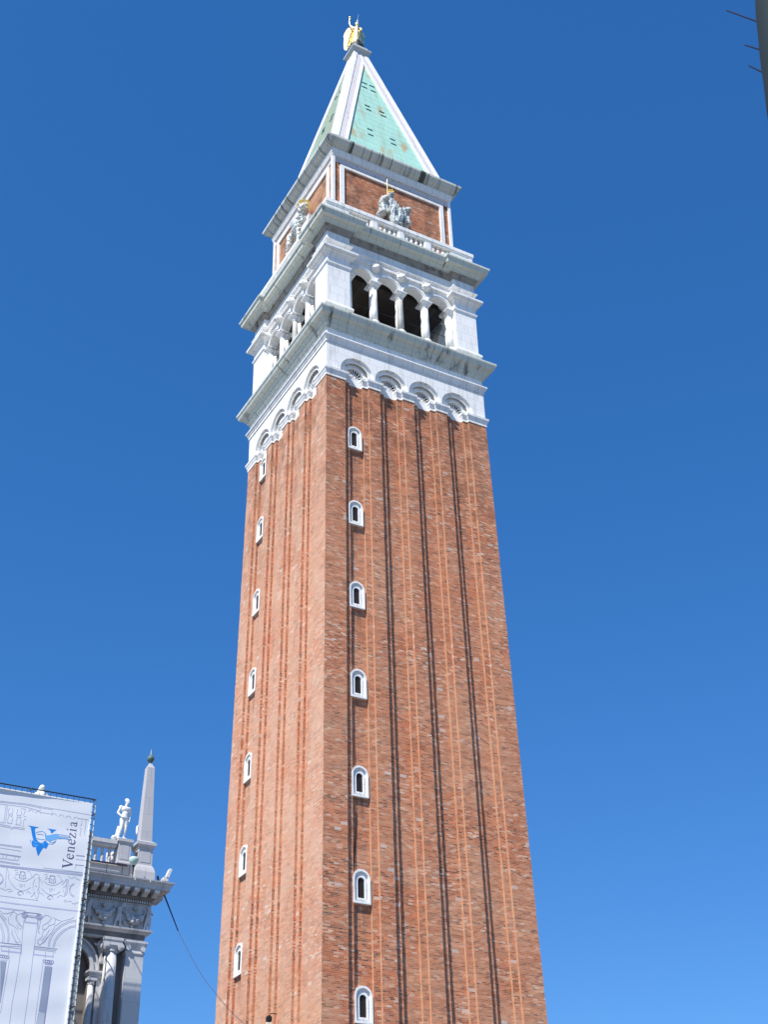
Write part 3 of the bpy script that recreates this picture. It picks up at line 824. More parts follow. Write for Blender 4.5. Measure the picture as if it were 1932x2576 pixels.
# ================================================================== LIBRARY
FY = -9.0                           # plane of its frieze
B = thing('library_building', (-16.2, FY, 0), 'grey stone building with garland frieze and ionic columns beside the printed banner', 'building')
XR = -16.17
b = MB(); b.box(-46, XR - .9, FY + .75, 6, 0, 18.8); b.box(XR - 1.3, XR - .06, FY + .46, 5.8, 0, 18.79); b.box(-46, XR - .05, FY + .01, 5.9, 18.801, 20.42); b.box(-46, XR, FY + .05, 6.1, 20.421, 21.2)
b.build('wall', LIBDK, B)
def rect_band(b, prof, x0=-46, x1=XR, y0=FY, y1=6):
    b.rect(prof, x0, x1, y0, y1)
# architrave with two fasciae
b = MB(); rect_band(b, [(-.06, 18.72), (-.06, 18.86), (-.03, 18.862), (-.03, 18.99), (.03, 19.0), (.08, 19.05), (.20, 19.10), (.21, 19.17), (-.02, 19.2)]); b.build('architrave', LIBST, B)
b = MB(); rect_band(b, [(.0, 19.2), (.0, 20.22), (.04, 20.24), (.08, 20.28)]); b.build('frieze', LIBST, B)
b = MB(); rect_band(b, [(.05, 20.28), (.05, 20.42), (.14, 20.44), (.18, 20.5), (.20, 20.52), (.20, 20.66)]); b.build('bed_moulding', LIBDK, B)
b = MB(); rect_band(b, [(.19, 20.66), (.19, 20.80), (.44, 20.803)]); b.build('cornice_soffit', LIBDK, B)  # dark plate, shade between the modillions put into its colour
b = MB(); rect_band(b, [(.43, 20.795), (.44, 20.80), (.70, 20.805), (.70, 20.82), (.71, 20.93), (.73, 20.94), (.76, 21.02), (.84, 21.10), (.85, 21.15), (.3, 21.19)]); b.build('cornice', LIBST, B)
b = MB()
for i in range(60): b.box(XR - .03 - i * .105, XR - .03 - i * .105 + .062, FY - .13, FY - .05, 20.30, 20.415)
b.build('dentil_course', LIBST, B); b = MB()
for i in range(14): b.box(XR + .05, XR + .125, FY + .02 + i * .105, FY + .08 + i * .105, 20.30, 20.415)
b.build('dentil_course', LIBST, B)
mo = MB(); mo.loft([[(-.115, -y, z), (.115, -y, z), (.115, -y, .16), (-.115, -y, .16)] for y, z in ((0, -.10), (.1, -.13), (.2, -.09), (.30, -.04), (.42, -.05), (.48, -.02), (.50, .04))])
m_mo = mo.mesh('modillion', LIBST)
for i in range(9):
    o = bpy.data.objects.new('modillion', m_mo); COL.objects.link(o); o.parent = B
    o.location = (XR + .12 - i * .455 - B.location.x, -.2, 20.66)
for i in range(2):
    o = bpy.data.objects.new('modillion', m_mo); COL.objects.link(o); o.parent = B
    o.location = (XR + .2 - B.location.x, .25 + i * .455, 20.66); o.rotation_euler = (0, 0, PI / 2)
# corner pilaster
b = MB(); b.box(-17.0, XR - .04, FY + .02, FY + .9, 0, 18.16)
b.build('corner_pilaster', LIBST, B)
b = MB(); b.rect([(0, 18.16), (.04, 18.18), (.04, 18.24), (.01, 18.26), (.01, 18.42), (.05, 18.46), (.10, 18.56), (.12, 18.62), (.12, 18.71)], -17.0, XR - .04, FY + .02, FY + .9)
for x in (-16.93, -16.27):
    b.merge(half_ring(x, 18.38, .0, .10, FY - .10, FY + .02)); hb = half_ring(x, -18.38, .0, .10, FY - .10, FY + .02); hb.v = [(p[0], p[1], -p[2]) for p in hb.v]; b.merge(hb)
b.build('pilaster_capital', LIBST, B)
# ionic column
cx_, cy_ = -17.63, FY + .12
b = MB(); b.lathe((cx_, cy_, 0), [(.36, 9.6), (.36, 9.8), (.31, 9.9), (.31, 12), (.295, 15), (.262, 18.12)], 28); co = b.build('column', LIBST, B, True)
b = MB(); b.lathe((cx_, cy_, 0), [(.27, 18.12), (.30, 18.15), (.30, 18.19), (.27, 18.21), (.34, 18.32), (.36, 18.36)], 24)
for x in (cx_ - .33, cx_ + .33):
    for j, (r, dy) in enumerate(((.155, -.30), (.10, -.325), (.05, -.345))):
        rg = []
        for y in (cy_ + dy, cy_ + .3):
            rg.append([(x + r * math.cos(2 * PI * k / 18), y, 18.34 + r * math.sin(2 * PI * k / 18)) for k in range(18)])
        b.loft(rg)
b.box(cx_ - .40, cx_ + .40, cy_ - .28, cy_ + .3, 18.40, 18.56); b.rect([(0, 18.56), (.03, 18.6), (.03, 18.71)], cx_ - .40, cx_ + .40, cy_ - .28, cy_ + .3)
b.build('capital', LIBST, co)
# arched bay with small column, half hidden by the banner
b = MB()
ac, zs = -19.45, 17.36
bay = arch_slab([ac], 3, 1.06, zs, 9, 18.71, FY + .38, .4, -21.2, -17.3)
bay.build('arched_bay', LIBDK, B)
b = half_ring(ac, zs, 1.06, 1.20, FY + .24, FY + .39, 28); b.merge(half_ring(ac, zs, 1.20, 1.34, FY + .30, FY + .39, 28)); b.merge(half_ring(ac, zs, 1.34, 1.42, FY + .20, FY + .39, 28)); b.build('archivolt', LIBST, B)
b = MB(); b.box(-21, -17.9, FY + 1.3, FY + 1.32, 9, 18.7); b.build('bay_opening', DARK, B)
b = MB(); b.rect([(0, 17.08), (0, 17.2), (.06, 17.22), (.10, 17.28), (.10, 17.35)], -18.42, -17.86, FY + .22, FY + .9); b.build('impost', LIBST, B)
b = MB(); b.box(-18.08, -17.86, FY + .28, FY + .9, 9, 17.08); b.build('bay_pilaster', LIBST, B)
b = MB(); b.lathe((-18.28, FY + .36, 0), [(.15, 9), (.145, 12), (.125, 16.80)], 18); sc_ = b.build('small_column', LIBST, B, True)
b = MB(); b.lathe((-18.28, FY + .36, 0), [(.13, 16.80), (.15, 16.82), (.15, 16.86), (.13, 16.88), (.17, 16.96)], 16); b.box(-18.48, -18.08, FY + .2, FY + .52, 16.965, 17.075); b.build('small_capital', LIBST, sc_)
sculpt('spandrel_figure', [('c', (-18.08, FY + .3, 18.42), (-18.0, FY + .28, 18.05), .13, .10), ('e', (-18.12, FY + .25, 18.52), (.09, .09, .1)), ('c', (-18.0, FY + .28, 18.05), (-17.92, FY + .28, 17.72), .11, .06),
                           ('c', (-18.0, FY + .28, 18.05), (-18.02, FY + .26, 17.7), .09, .05), ('c', (-18.1, FY + .3, 18.4), (-18.32, FY + .3, 18.5), .06, .05), ('c', (-18.0, FY + .3, 18.35), (-17.88, FY + .3, 18.45), .07, .04), ('c', (-17.95, FY + .3, 18.5), (-17.88, FY + .32, 18.15), .09, .05)],
       LIBST, B, .028, 2, .02, (12, 12, 6))
# garlands, putti and masks of the frieze
def garland(x0, x1, zt, zb, seed):
    rnd = random.Random(seed); pr = []
    for i in range(23):
        t = i / 22; x = x0 + (x1 - x0) * t; z = zt - (zt - zb) * math.sin(PI * t) ** .8
        r = .06 + .10 * math.sin(PI * t)
        for q in range(3):
            pr.append(('e', (x + rnd.uniform(-.04, .04), FY - .10 - rnd.uniform(0, .12) * math.sin(PI * t), z + rnd.uniform(-r, r) * .8), (r * .52, r * .52, r * .5)))
    return pr
sculpt('garland', garland(-18.68, -17.68, 19.98, 19.56, 3), LIBST, B, .018, 1, .012, (30, 30, 30))
sculpt('garland', garland(-17.28, -16.30, 19.95, 19.52, 4), LIBST, B, .018, 1, .012, (30, 30, 30))
def putto(x, lean):
    return [('e', (x + .09 * lean, FY - .2, 20.10), (.10, .10, .11)), ('c', (x, FY - .12, 19.96), (x - .02, FY - .12, 19.72), .12, .11), ('c', (x - .05, FY - .11, 19.70), (x - .17, FY - .10, 19.24), .09, .05),
            ('c', (x + .04, FY - .11, 19.70), (x + .07, FY - .10, 19.24), .09, .05), ('c', (x - .08, FY - .06, 19.98), (x - .22, FY - .08, 20.06), .05, .04), ('c', (x + .08, FY - .06, 19.98), (x + .2, FY - .08, 19.88), .05, .04)]
sculpt('putto', putto(-17.48, 1.5), LIBST, B, .02, 2)
sculpt('putto', putto(-16.16, -.4), LIBST, B, .02, 2)
sculpt('putto', putto(-18.85, .4), LIBST, B, .02, 2)
for x, z in ((-18.17, 20.03), (-16.78, 20.06)):
    sculpt('cherub_mask', [('e', (x, FY - .10, z), (.085, .10, .10)), ('e', (x - .1, FY - .02, z + .02), (.07, .04, .05)), ('e', (x + .1, FY - .02, z + .02), (.07, .04, .05)), ('e', (x, FY - .12, z - .01), (.02, .03, .02))], LIBST, B, .016, 1)
for x, z in ((-18.15, 19.31), (-16.87, 19.29), (-16.25, 19.4), (-17.2, 19.4), (-18.6, 19.42)):
    sculpt('frieze_ornament', [('e', (x, FY - .07, z), (.07, .09, .09)), ('e', (x - .07, FY - .02, z + .05), (.05, .05, .04)), ('e', (x + .07, FY - .02, z + .05), (.05, .05, .04))], LIBST, B, .016, 1)
# parapet: base course, handrail, balusters
b = MB(); b.box(-40, -17.0, FY + .05, FY + .6, 21.19, 21.82); b.box(-40, -17.0, FY - .02, FY + .62, 21.825, 21.93)
b.build('parapet_base', LIBWH, B)
b = MB(); b.box(-40, -17.81, FY + .06, FY + .50, 22.70, 22.80); b.box(-40, -17.81, FY + .0, FY + .56, 22.803, 22.97); b.build('handrail', LIBST, B)
bq = MB(); bq.lathe((0, 0, 0), [(.10, 0), (.10, .06), (.055, .09), (.07, .17), (.095, .27), (.085, .33), (.05, .38), (.075, .41), (.075, .44), (.05, .47), (.08, .55), (.09, .60), (.055, .70), (.09, .73), (.09, .77)], 14)
m_bq = bq.mesh('baluster', LIBST, True)
for i in range(8):
    o = bpy.data.objects.new('baluster', m_bq); COL.objects.link(o); o.parent = B; o.location = (-18.05 - i * .315 - B.location.x, .28, 21.932)
b = MB(); b.rect([(.03, 21.932), (.05, 21.94), (.05, 22.0), (0, 22.05), (0, 22.86), (.03, 22.88), (.03, 22.92), (.07, 22.94), (.07, 23.07), (.0, 23.09)], -17.74, -17.17, FY - .03, FY + .62); b.build('statue_pedestal', LIBWH, B)
b = MB(); b.box(-17.64, -17.27, FY - .042, FY - .03, 22.15, 22.78); b.build('pedestal_panel', LIBWH, B)
b = MB(); b.box(-40, -17.3, FY - .12, FY - .06, 21.84, 21.90); b.build('shade_strip', mat('shade_purple', (.03, .02, .045), .6), B)  # dark strip standing in for the shaded gap at the parapet base
b = MB()
for x in (-18.3, -17.6, -17.28): b.tube([(x, FY - .35, 21.17), (x, FY - .35, 21.84)], .014, 6)
b.tube([(-40, FY - .36, 21.34), (-17.28, FY - .36, 21.34)], .012, 6)
b.build('wire_rail', IRON, B)
b = MB()
for x in (-17.15, -16.45):
    b.tube([(x, FY - .74, 21.16), (x, FY - .86, 21.12), (x - .02, FY - .88, 21.0)], .022, 6)
b.build('gutter_hook', LIBWH, B)

# obelisk
OB = thing('obelisk', (-16.5, FY + .33, 21.19), 'tall tapering stone obelisk topped by a green ball at the roof corner', 'obelisk')
ox, oy = -16.49, FY + .30
b = MB(); b.square([(.46, 21.15), (.46, 21.72), (.44, 21.80), (.40, 21.93), (.36, 22.0), (.33, 22.04), (.33, 22.76), (.36, 22.78), (.36, 22.82), (.42, 22.90), (.45, 22.93), (.45, 23.06), (.40, 23.08), (.34, 23.12), (.32, 23.14)], cx=ox, cy=oy)
b.build('pedestal', LIBWH, OB)
b = MB(); b.box(ox - .23, ox + .23, oy - .344, oy - .331, 22.16, 22.70); b.build('pedestal_panel', LIBWH, OB)
b = MB(); b.square([(.275, 23.16), (.172, 26.70), (.02, 27.0)], cx=ox, cy=oy); b.build('shaft', LIBWH, OB)
b = MB(); 
for s in (-1, 1): b.box(ox + s * .14 - .03, ox + s * .14 + .03, oy - .2, oy + .2, 23.138, 23.162)
b.build('support_cube', IRON, OB)
VERD = stone_mat('verdigris_bronze', (.10, .17, .15), jstr=0, stain=.8, stain_col=(.03, .05, .06), rough=.5)
b = MB(); b.lathe((ox, oy, 26.96), [(.06, 0), (.05, .04), (.09, .06), (.15, .13), (.17, .21), (.165, .26), (.13, .34), (.07, .39), (.04, .41)], 20); b.build('ball', VERD, OB, True)
b = MB(); b.lathe((ox, oy, 27.36), [(.035, 0), (.03, .1), (.008, .30)], 8); b.build('spike', mat('pale_spike', (.4, .42, .42), .5), OB)

# statues on the roof
def nude(x, y, z, s=1.0):
    q = lambda dx, dy, dz: (x + dx * s, y + dy * s, z + dz * s)
    r = lambda v: v * s
    return [('c', q(.0, 0, 1.02), q(.02, 0, 1.22), r(.15), r(.14)), ('e', q(.01, 0, 1.42), (r(.205), r(.13), r(.17))), ('e', q(.0, -.03, 1.02), (r(.17), r(.12), r(.13))),
            ('e', q(-.19, 0, 1.52), (r(.085),) * 3), ('e', q(.20, 0, 1.50), (r(.085),) * 3), ('c', q(.03, 0, 1.55), q(.07, -.02, 1.70), r(.065), r(.06)),
            ('e', q(.09, -.03, 1.80), (r(.088), r(.105), r(.125))), ('e', q(.07, -.01, 1.85), (r(.10), r(.11), r(.10))), ('e', q(.14, -.12, 1.78), (r(.025), r(.035), r(.035))), ('e', q(.11, -.1, 1.715), (r(.045), r(.04), r(.03))),
            ('c', q(-.20, 0, 1.50), q(-.31, .0, 1.22), r(.068), r(.056)), ('c', q(-.31, .0, 1.22), q(-.15, -.11, 1.04), r(.053), r(.038)), ('e', q(-.12, -.13, 1.02), (r(.05), r(.05), r(.045))),
            ('c', q(.22, 0, 1.48), q(.28, .06, 1.20), r(.068), r(.054)), ('c', q(.28, .06, 1.20), q(.24, -.02, .95), r(.052), r(.038)), ('e', q(.23, -.04, .89), (r(.045), r(.05), r(.06))),
            ('c', q(-.085, 0, .95), q(-.12, -.07, .52), r(.115), r(.075)), ('c', q(-.12, -.07, .52), q(-.20, .03, .12), r(.078), r(.048)), ('e', q(-.22, -.05, .06), (r(.05), r(.13), r(.05))),
            ('c', q(.085, 0, .95), q(.09, -.03, .52), r(.115), r(.078)), ('c', q(.09, -.03, .52), q(.03, .02, .12), r(.08), r(.05)), ('e', q(.04, -.06, .06), (r(.055), r(.13), r(.05))),
            ('c', q(-.24, .1, .04), q(-.20, .1, .62), r(.10), r(.06)), ('b', (x - .30 * s, x + .16 * s, y - .2 * s, y + .2 * s, z - .02, z + .05 * s))]
S1 = thing('roof_statue', (-17.52, FY + .25, 23.09), 'white statue of a nude man with bent arm on the pedestal beside the obelisk', 'statue', 'statues on the roof')
sculpt('body', nude(-17.52, FY + .25, 23.09, 1.0), STATUE, S1, .022, 2, .008, (14, 14, 8))
sculpt('head_hair', [('e', (-17.45, FY + .26, 24.98), (.105, .11, .07))], STATUE, S1, .02, 1, .012, (30, 30, 30))
sculpt('drapery', [('e', (-17.90, FY + .2, 23.14), (.16, .14, .11)), ('e', (-17.78, FY + .22, 23.2), (.1, .1, .12)), ('c', (-17.76, FY + .3, 23.15), (-17.72, FY + .34, 23.5), .08, .05), ('e', (-17.2, FY + .2, 23.12), (.1, .1, .05))], STATUE, S1, .022, 2, .02, (12, 12, 5))
def robed(x, y, z, s=1.0):
    q = lambda dx, dy, dz: (x + dx * s, y + dy * s, z + dz * s)
    return [('c', q(0, 0, .1), q(0, 0, 1.0), .30 * s, .20 * s), ('c', q(0, 0, 1.0), q(0, 0, 1.42), .19 * s, .2 * s), ('e', q(0, 0, 1.5), (.25 * s, .15 * s, .1 * s)), ('c', q(0, 0, 1.5), q(.02, -.02, 1.7), .08 * s, .07 * s),
            ('e', q(.03, -.05, 1.78), (.09 * s, .11 * s, .12 * s)), ('e', q(.0, .02, 1.79), (.13 * s, .13 * s, .14 * s)), ('c', q(-.07, .06, 1.72), q(-.14, .06, 1.45), .09 * s, .09 * s),
            ('c', q(-.24, 0, 1.45), q(-.27, -.1, 1.1), .08 * s, .06 * s), ('c', q(-.27, -.1, 1.1), q(-.05, -.2, 1.15), .06 * s, .045 * s), ('c', q(.24, 0, 1.45), q(.3, -.05, 1.1), .08 * s, .06 * s), ('c', q(.3, -.05, 1.1), q(.3, -.22, .9), .06 * s, .045 * s),
            ('b', (x - .3 * s, x + .3 * s, y - .25 * s, y + .25 * s, z - .02, z + .08))]
S2 = thing('roof_statue', (-21.36, FY + .25, 23.09), 'white long-haired statue showing only its head above the top edge of the banner', 'statue', 'statues on the roof')
sculpt('body', robed(-21.36, FY + .25, 23.12, .98), STATUE, S2, .03, 2, .03, (8, 8, 2))
b = MB(); b.rect([(.05, 21.932), (.05, 22.0), (0, 22.05), (0, 22.86), (.07, 22.94), (.07, 23.07)], -21.65, -21.07, FY - .03, FY + .62); b.build('statue_pedestal', LIBWH, B)
S3 = thing('roof_statue', (-15.62, -4.6, 21.19), 'white stone statue mostly hidden behind the obelisk shaft', 'statue', 'statues on the roof')
sculpt('body', robed(-15.22, -4.6, 24.0, 1.0), STATUE, S3, .03, 2, .03, (8, 8, 2))
b = MB(); b.rect([(.06, 21.19), (.06, 21.4), (0, 21.5), (0, 23.8), (.08, 23.9), (.08, 24.01)], -15.42, -15.0, -4.9, -4.3); b.build('pedestal', LIBWH, S3)
S4 = thing('roof_statue', (-17.7, FY + 2.5, 21.19), 'small white stone figure seen through the balusters of the roof balustrade', 'statue', 'statues on the roof')
sculpt('body', [('c', (-17.58, FY + 1.2, 21.3), (-17.62, FY + 1.2, 22.4), .15, .15), ('e', (-17.60, FY + 1.15, 22.5), (.2, .14, .2)), ('e', (-17.62, FY + 1.1, 22.72), (.10, .11, .12)), ('c', (-17.72, FY + 1.15, 22.5), (-17.86, FY + 1.05, 22.7), .08, .07),
                ('c', (-17.86, FY + 1.05, 22.7), (-17.86, FY + 1.1, 22.0), .07, .09), ('c', (-17.45, FY + 1.15, 22.5), (-17.42, FY + 1.1, 21.9), .07, .06), ('b', (-17.95, -17.3, FY + .95, FY + 1.5, 21.2, 21.4))], STATUE, S4, .03, 2, .02, (10, 10, 3))

# floodlights on the cornice
F1 = thing('bowl_floodlight', (-17.35, FY - .75, 21.19), 'round pale green bowl lamp on a thin dark post in front of the obelisk pedestal', 'floodlight')
lx, ly = -17.24, FY - .72
b = MB(); b.lathe((lx, ly, 21.70), [(.03, 0), (.10, .02), (.17, .09), (.205, .19), (.215, .28), (.20, .30)], 22); b.build('bowl', mat('pale_green_glass', (.42, .58, .52), .35), F1, True)
b = MB(); b.tube([(lx, ly, 21.17), (lx, ly, 21.69)], .022, 8); b.lathe((lx, ly, 21.64), [(.04, 0), (.06, .03), (.05, .06)], 10); b.build('post', IRON, F1)
b = MB(); b.tube([(lx + .04, ly, 22.02), (lx + .08, ly + .1, 22.2), (lx + .10, ly + .2, 22.42)], [.07, .06, .03], 8); b.build('arm', LEAD, F1)
b = MB(); b.lathe((lx, ly, 22.0), [(.20, 0), (.16, .05), (.08, .08)], 18); b.build('lid', LIBWH, F1)
F2 = thing('corner_floodlight', (-15.75, FY - .5, 21.19), 'white rectangular floodlight tilted upwards at the right end of the cornice', 'floodlight')
fx, fy = -15.62, FY - .42
b = MB(); b.loft([[(fx - .02, fy - .14, 21.5), (fx + .10, fy - .14, 21.46), (fx + .10, fy + .14, 21.46), (fx - .02, fy + .14, 21.5)], [(fx + .13, fy - .15, 21.88), (fx + .24, fy - .15, 21.84), (fx + .24, fy + .15, 21.84), (fx + .13, fy + .15, 21.88)]]); b.build('lamp_body', mat('white_lamp_metal', (.62, .62, .62), .4), F2)
b = MB(); b.tube([(fx - .24, fy, 21.15), (fx - .16, fy, 21.38), (fx + .04, fy, 21.52)], .03, 8); b.box(fx - .12, fx + .10, fy - .1, fy + .1, 21.32, 21.48); b.build('bracket', mat('grey_lamp_metal', (.55, .54, .54), .5), F2)
b = MB(); b.tube([(fx - .34, fy + .1, 21.16), (fx - .30, fy + .1, 21.36), (fx - .36, fy + .05, 21.52)], .05, 8); b.build('mast', IRON, F2)

# cable from the corner towards the tower
pts = [(-15.74, -9.72, 20.61), (-14.89, -9.42, 19.25), (-14.14, -9.15, 18.35), (-13.37, -8.88, 17.55), (-12.67, -8.63, 17.03), (-11.97, -8.38, 16.54), (-11.02, -8.05, 16.05), (-9.6, -7.55, 15.5), (-8.0, -6.98, 15.15), (-6.42, -6.3, 15.0)]
CB = thing('slack_cable', pts[0], 'slack cable with thick dark upper end sagging from cornice corner to brick tower', 'cable')
b = MB(); b.tube(pts[:2], [.034, .022], 8); b.build('dark_sleeve', BLUEBLK, CB)
def smooth_path(p, n=6):
    p = [Vector(q) for q in p]; out = []
    for i in range(len(p) - 1):
        p0, p1, p2, p3 = p[max(i - 1, 0)], p[i], p[i + 1], p[min(i + 2, len(p) - 1)]
        for k in range(n):
            t = k / n
            out.append(.5 * ((2 * p1) + (p2 - p0) * t + (2 * p0 - 5 * p1 + 4 * p2 - p3) * t * t + (3 * p1 - p0 - 3 * p2 + p3) * t ** 3))
    return out + [p[-1]]
b = MB(); b.tube(smooth_path(pts[1:]), .012, 6); b.build('wire', GREYCAB, CB)

# ================================================================== BANNER ON SCAFFOLDING
BY = FY - 2.5
FAB = mat('white_banner_fabric', (.74, .757, .79), .75, spec=.2)
g = NG(FAB)
tc = g.n('TexCoord'); sp = g.n('SeparateXYZ'); g.put(tc.outputs['Object'], sp.inputs[0])
nz = g.noise(g.xyz(g.math('MULTIPLY', sp.outputs[0], .35), 0.0, g.math('MULTIPLY', sp.outputs[2], 2.2)), 1.0, 3, .6)
cl = g.mix(g.ramp(nz, [(.35, 0.0), (.7, .35)]), (.74, .757, .79), (.66, .69, .745))
seam = g.math('LESS_THAN', g.math('ABSOLUTE', g.math('ADD', sp.outputs[0], 3.15)), .012)
cl = g.mix(g.math('MULTIPLY', seam, .6), cl, (.82, .84, .86))
g.t.links.new(cl, g.p.inputs['Base Color'])
HEM = mat('white_hem', (.84, .86, .86), .7)
NET = mat('grey_net', (.30, .31, .34), .9)
PRT = {'THIN': mat('print_thin_line', (.40, .41, .56), .8), 'DARK': mat('print_dark_line', (.27, .27, .45), .8), 'BAND': mat('print_band', (.46, .49, .66), .8),
       'FILL': mat('print_grey', (.29, .34, .44), .8), 'PALE': mat('print_pale_grey', (.45, .49, .56), .8), 'LOGO': mat('print_blue', (.008, .23, .70), .7), 'WING': mat('print_wing_blue', (.16, .40, .72), .7),
       'LOGO_LIGHT': mat('print_light_blue', (.16, .42, .76), .7), 'LOGO_LINE': mat('print_mid_blue', (.13, .33, .66), .7), 'TEXT': mat('print_ink', (.07, .065, .16), .8)}
def wr(x, z): return .030 * math.sin(x * .9 + z * .45) + .010 * math.sin(z * 2.3 + x * .6) + .005 * math.sin(z * 5.1 - x * 1.3) + .004 * math.sin(x * 4.2 + z * 1.1)
BX0, BX1, BZ0, BZ1 = -27.5, -19.86, 6.0, 23.40
BN = thing('scaffold_banner', (-19.86, BY, 0), 'big white scaffold banner printed with facade drawing, blue V emblem and word Venezia', 'banner')
def xr(z): return BX1 - .10 * (BZ1 - z) / 9.0
b = MB(); nx, nz_ = 60, 120
idx = {}
for j in range(nz_ + 1):
    z = BZ0 + (BZ1 - BZ0) * j / nz_
    for i in range(nx + 1):
        x = BX0 + (xr(z) - BX0) * i / nx
        idx[i, j] = len(b.v); b.v.append((x, BY + wr(x, z), z))
for j in range(nz_):
    for i in range(nx): b.f.append((idx[i, j], idx[i + 1, j], idx[i + 1, j + 1], idx[i, j + 1]))
k0 = len(b.v)
b.v += [(x, y + .02, z) for x, y, z in b.v[:k0]]
b.f += [tuple(k0 + q for q in reversed(f)) for f in b.f]
b.build('fabric', FAB, BN, True)
b = MB()
for j in range(40):
    z0 = BZ0 + (BZ1 - BZ0) * j / 40; z1 = BZ0 + (BZ1 - BZ0) * (j + 1) / 40
    b.loft([[(xr(z) - .05, BY - .03, z), (xr(z) + .012, BY - .03, z), (xr(z) + .012, BY + .035, z), (xr(z) - .05, BY + .035, z)] for z in (z0, z1)])
b.box(BX0, BX1, BY - .034, BY + .036, BZ1 - .035, BZ1 + .012)
b.build('hem', HEM, BN)
def ribbon(b, pts, wd, dy=.016):
    dy = dy * .14
    p = [Vector((x, 0, z)) for x, z in pts]; q = [p[0]]
    for a, c in zip(p[:-1], p[1:]):
        n = max(1, int((c - a).length / .2))
        for i in range(1, n + 1): q.append(a + (c - a) * i / n)
    n = len(q); L = []
    for i in range(n):
        d = (q[min(i + 1, n - 1)] - q[max(i - 1, 0)])
        if d.length < 1e-6: d = Vector((1, 0, 0))
        d.normalize(); nn = Vector((-d.z, 0, d.x)) * (wd[i * (len(wd) - 1) // max(n - 1, 1)] if isinstance(wd, list) else wd) / 2
        L.append((q[i] + nn, q[i] - nn))
    Y = lambda v: (v.x, BY + wr(v.x, v.z) - dy, v.z)
    i0 = len(b.v)
    for a, c in L: b.v.append(Y(a)); b.v.append(Y(c))
    for i in range(n - 1): b.f.append((i0 + 2 * i, i0 + 2 * i + 1, i0 + 2 * i + 3, i0 + 2 * i + 2))
def fill(b, pts, dy):
    m_ = bmesh.new()
    m_.faces.new([m_.verts.new((x, 0, z)) for x, z in pts]).normal_update()
    bmesh.ops.triangulate(m_, faces=m_.faces[:])
    for _ in range(3):
        lg = [e for e in m_.edges if e.calc_length() > .16]
        if lg: bmesh.ops.subdivide_edges(m_, edges=lg, cuts=1)
    bmesh.ops.triangulate(m_, faces=m_.faces[:])
    m_.verts.index_update(); i0 = len(b.v)
    b.v += [(v.co.x, BY + wr(v.co.x, v.co.z) - dy * .14, v.co.z) for v in m_.verts]
    b.f += [tuple(i0 + v.index for v in f.verts) for f in m_.faces]
    m_.free()
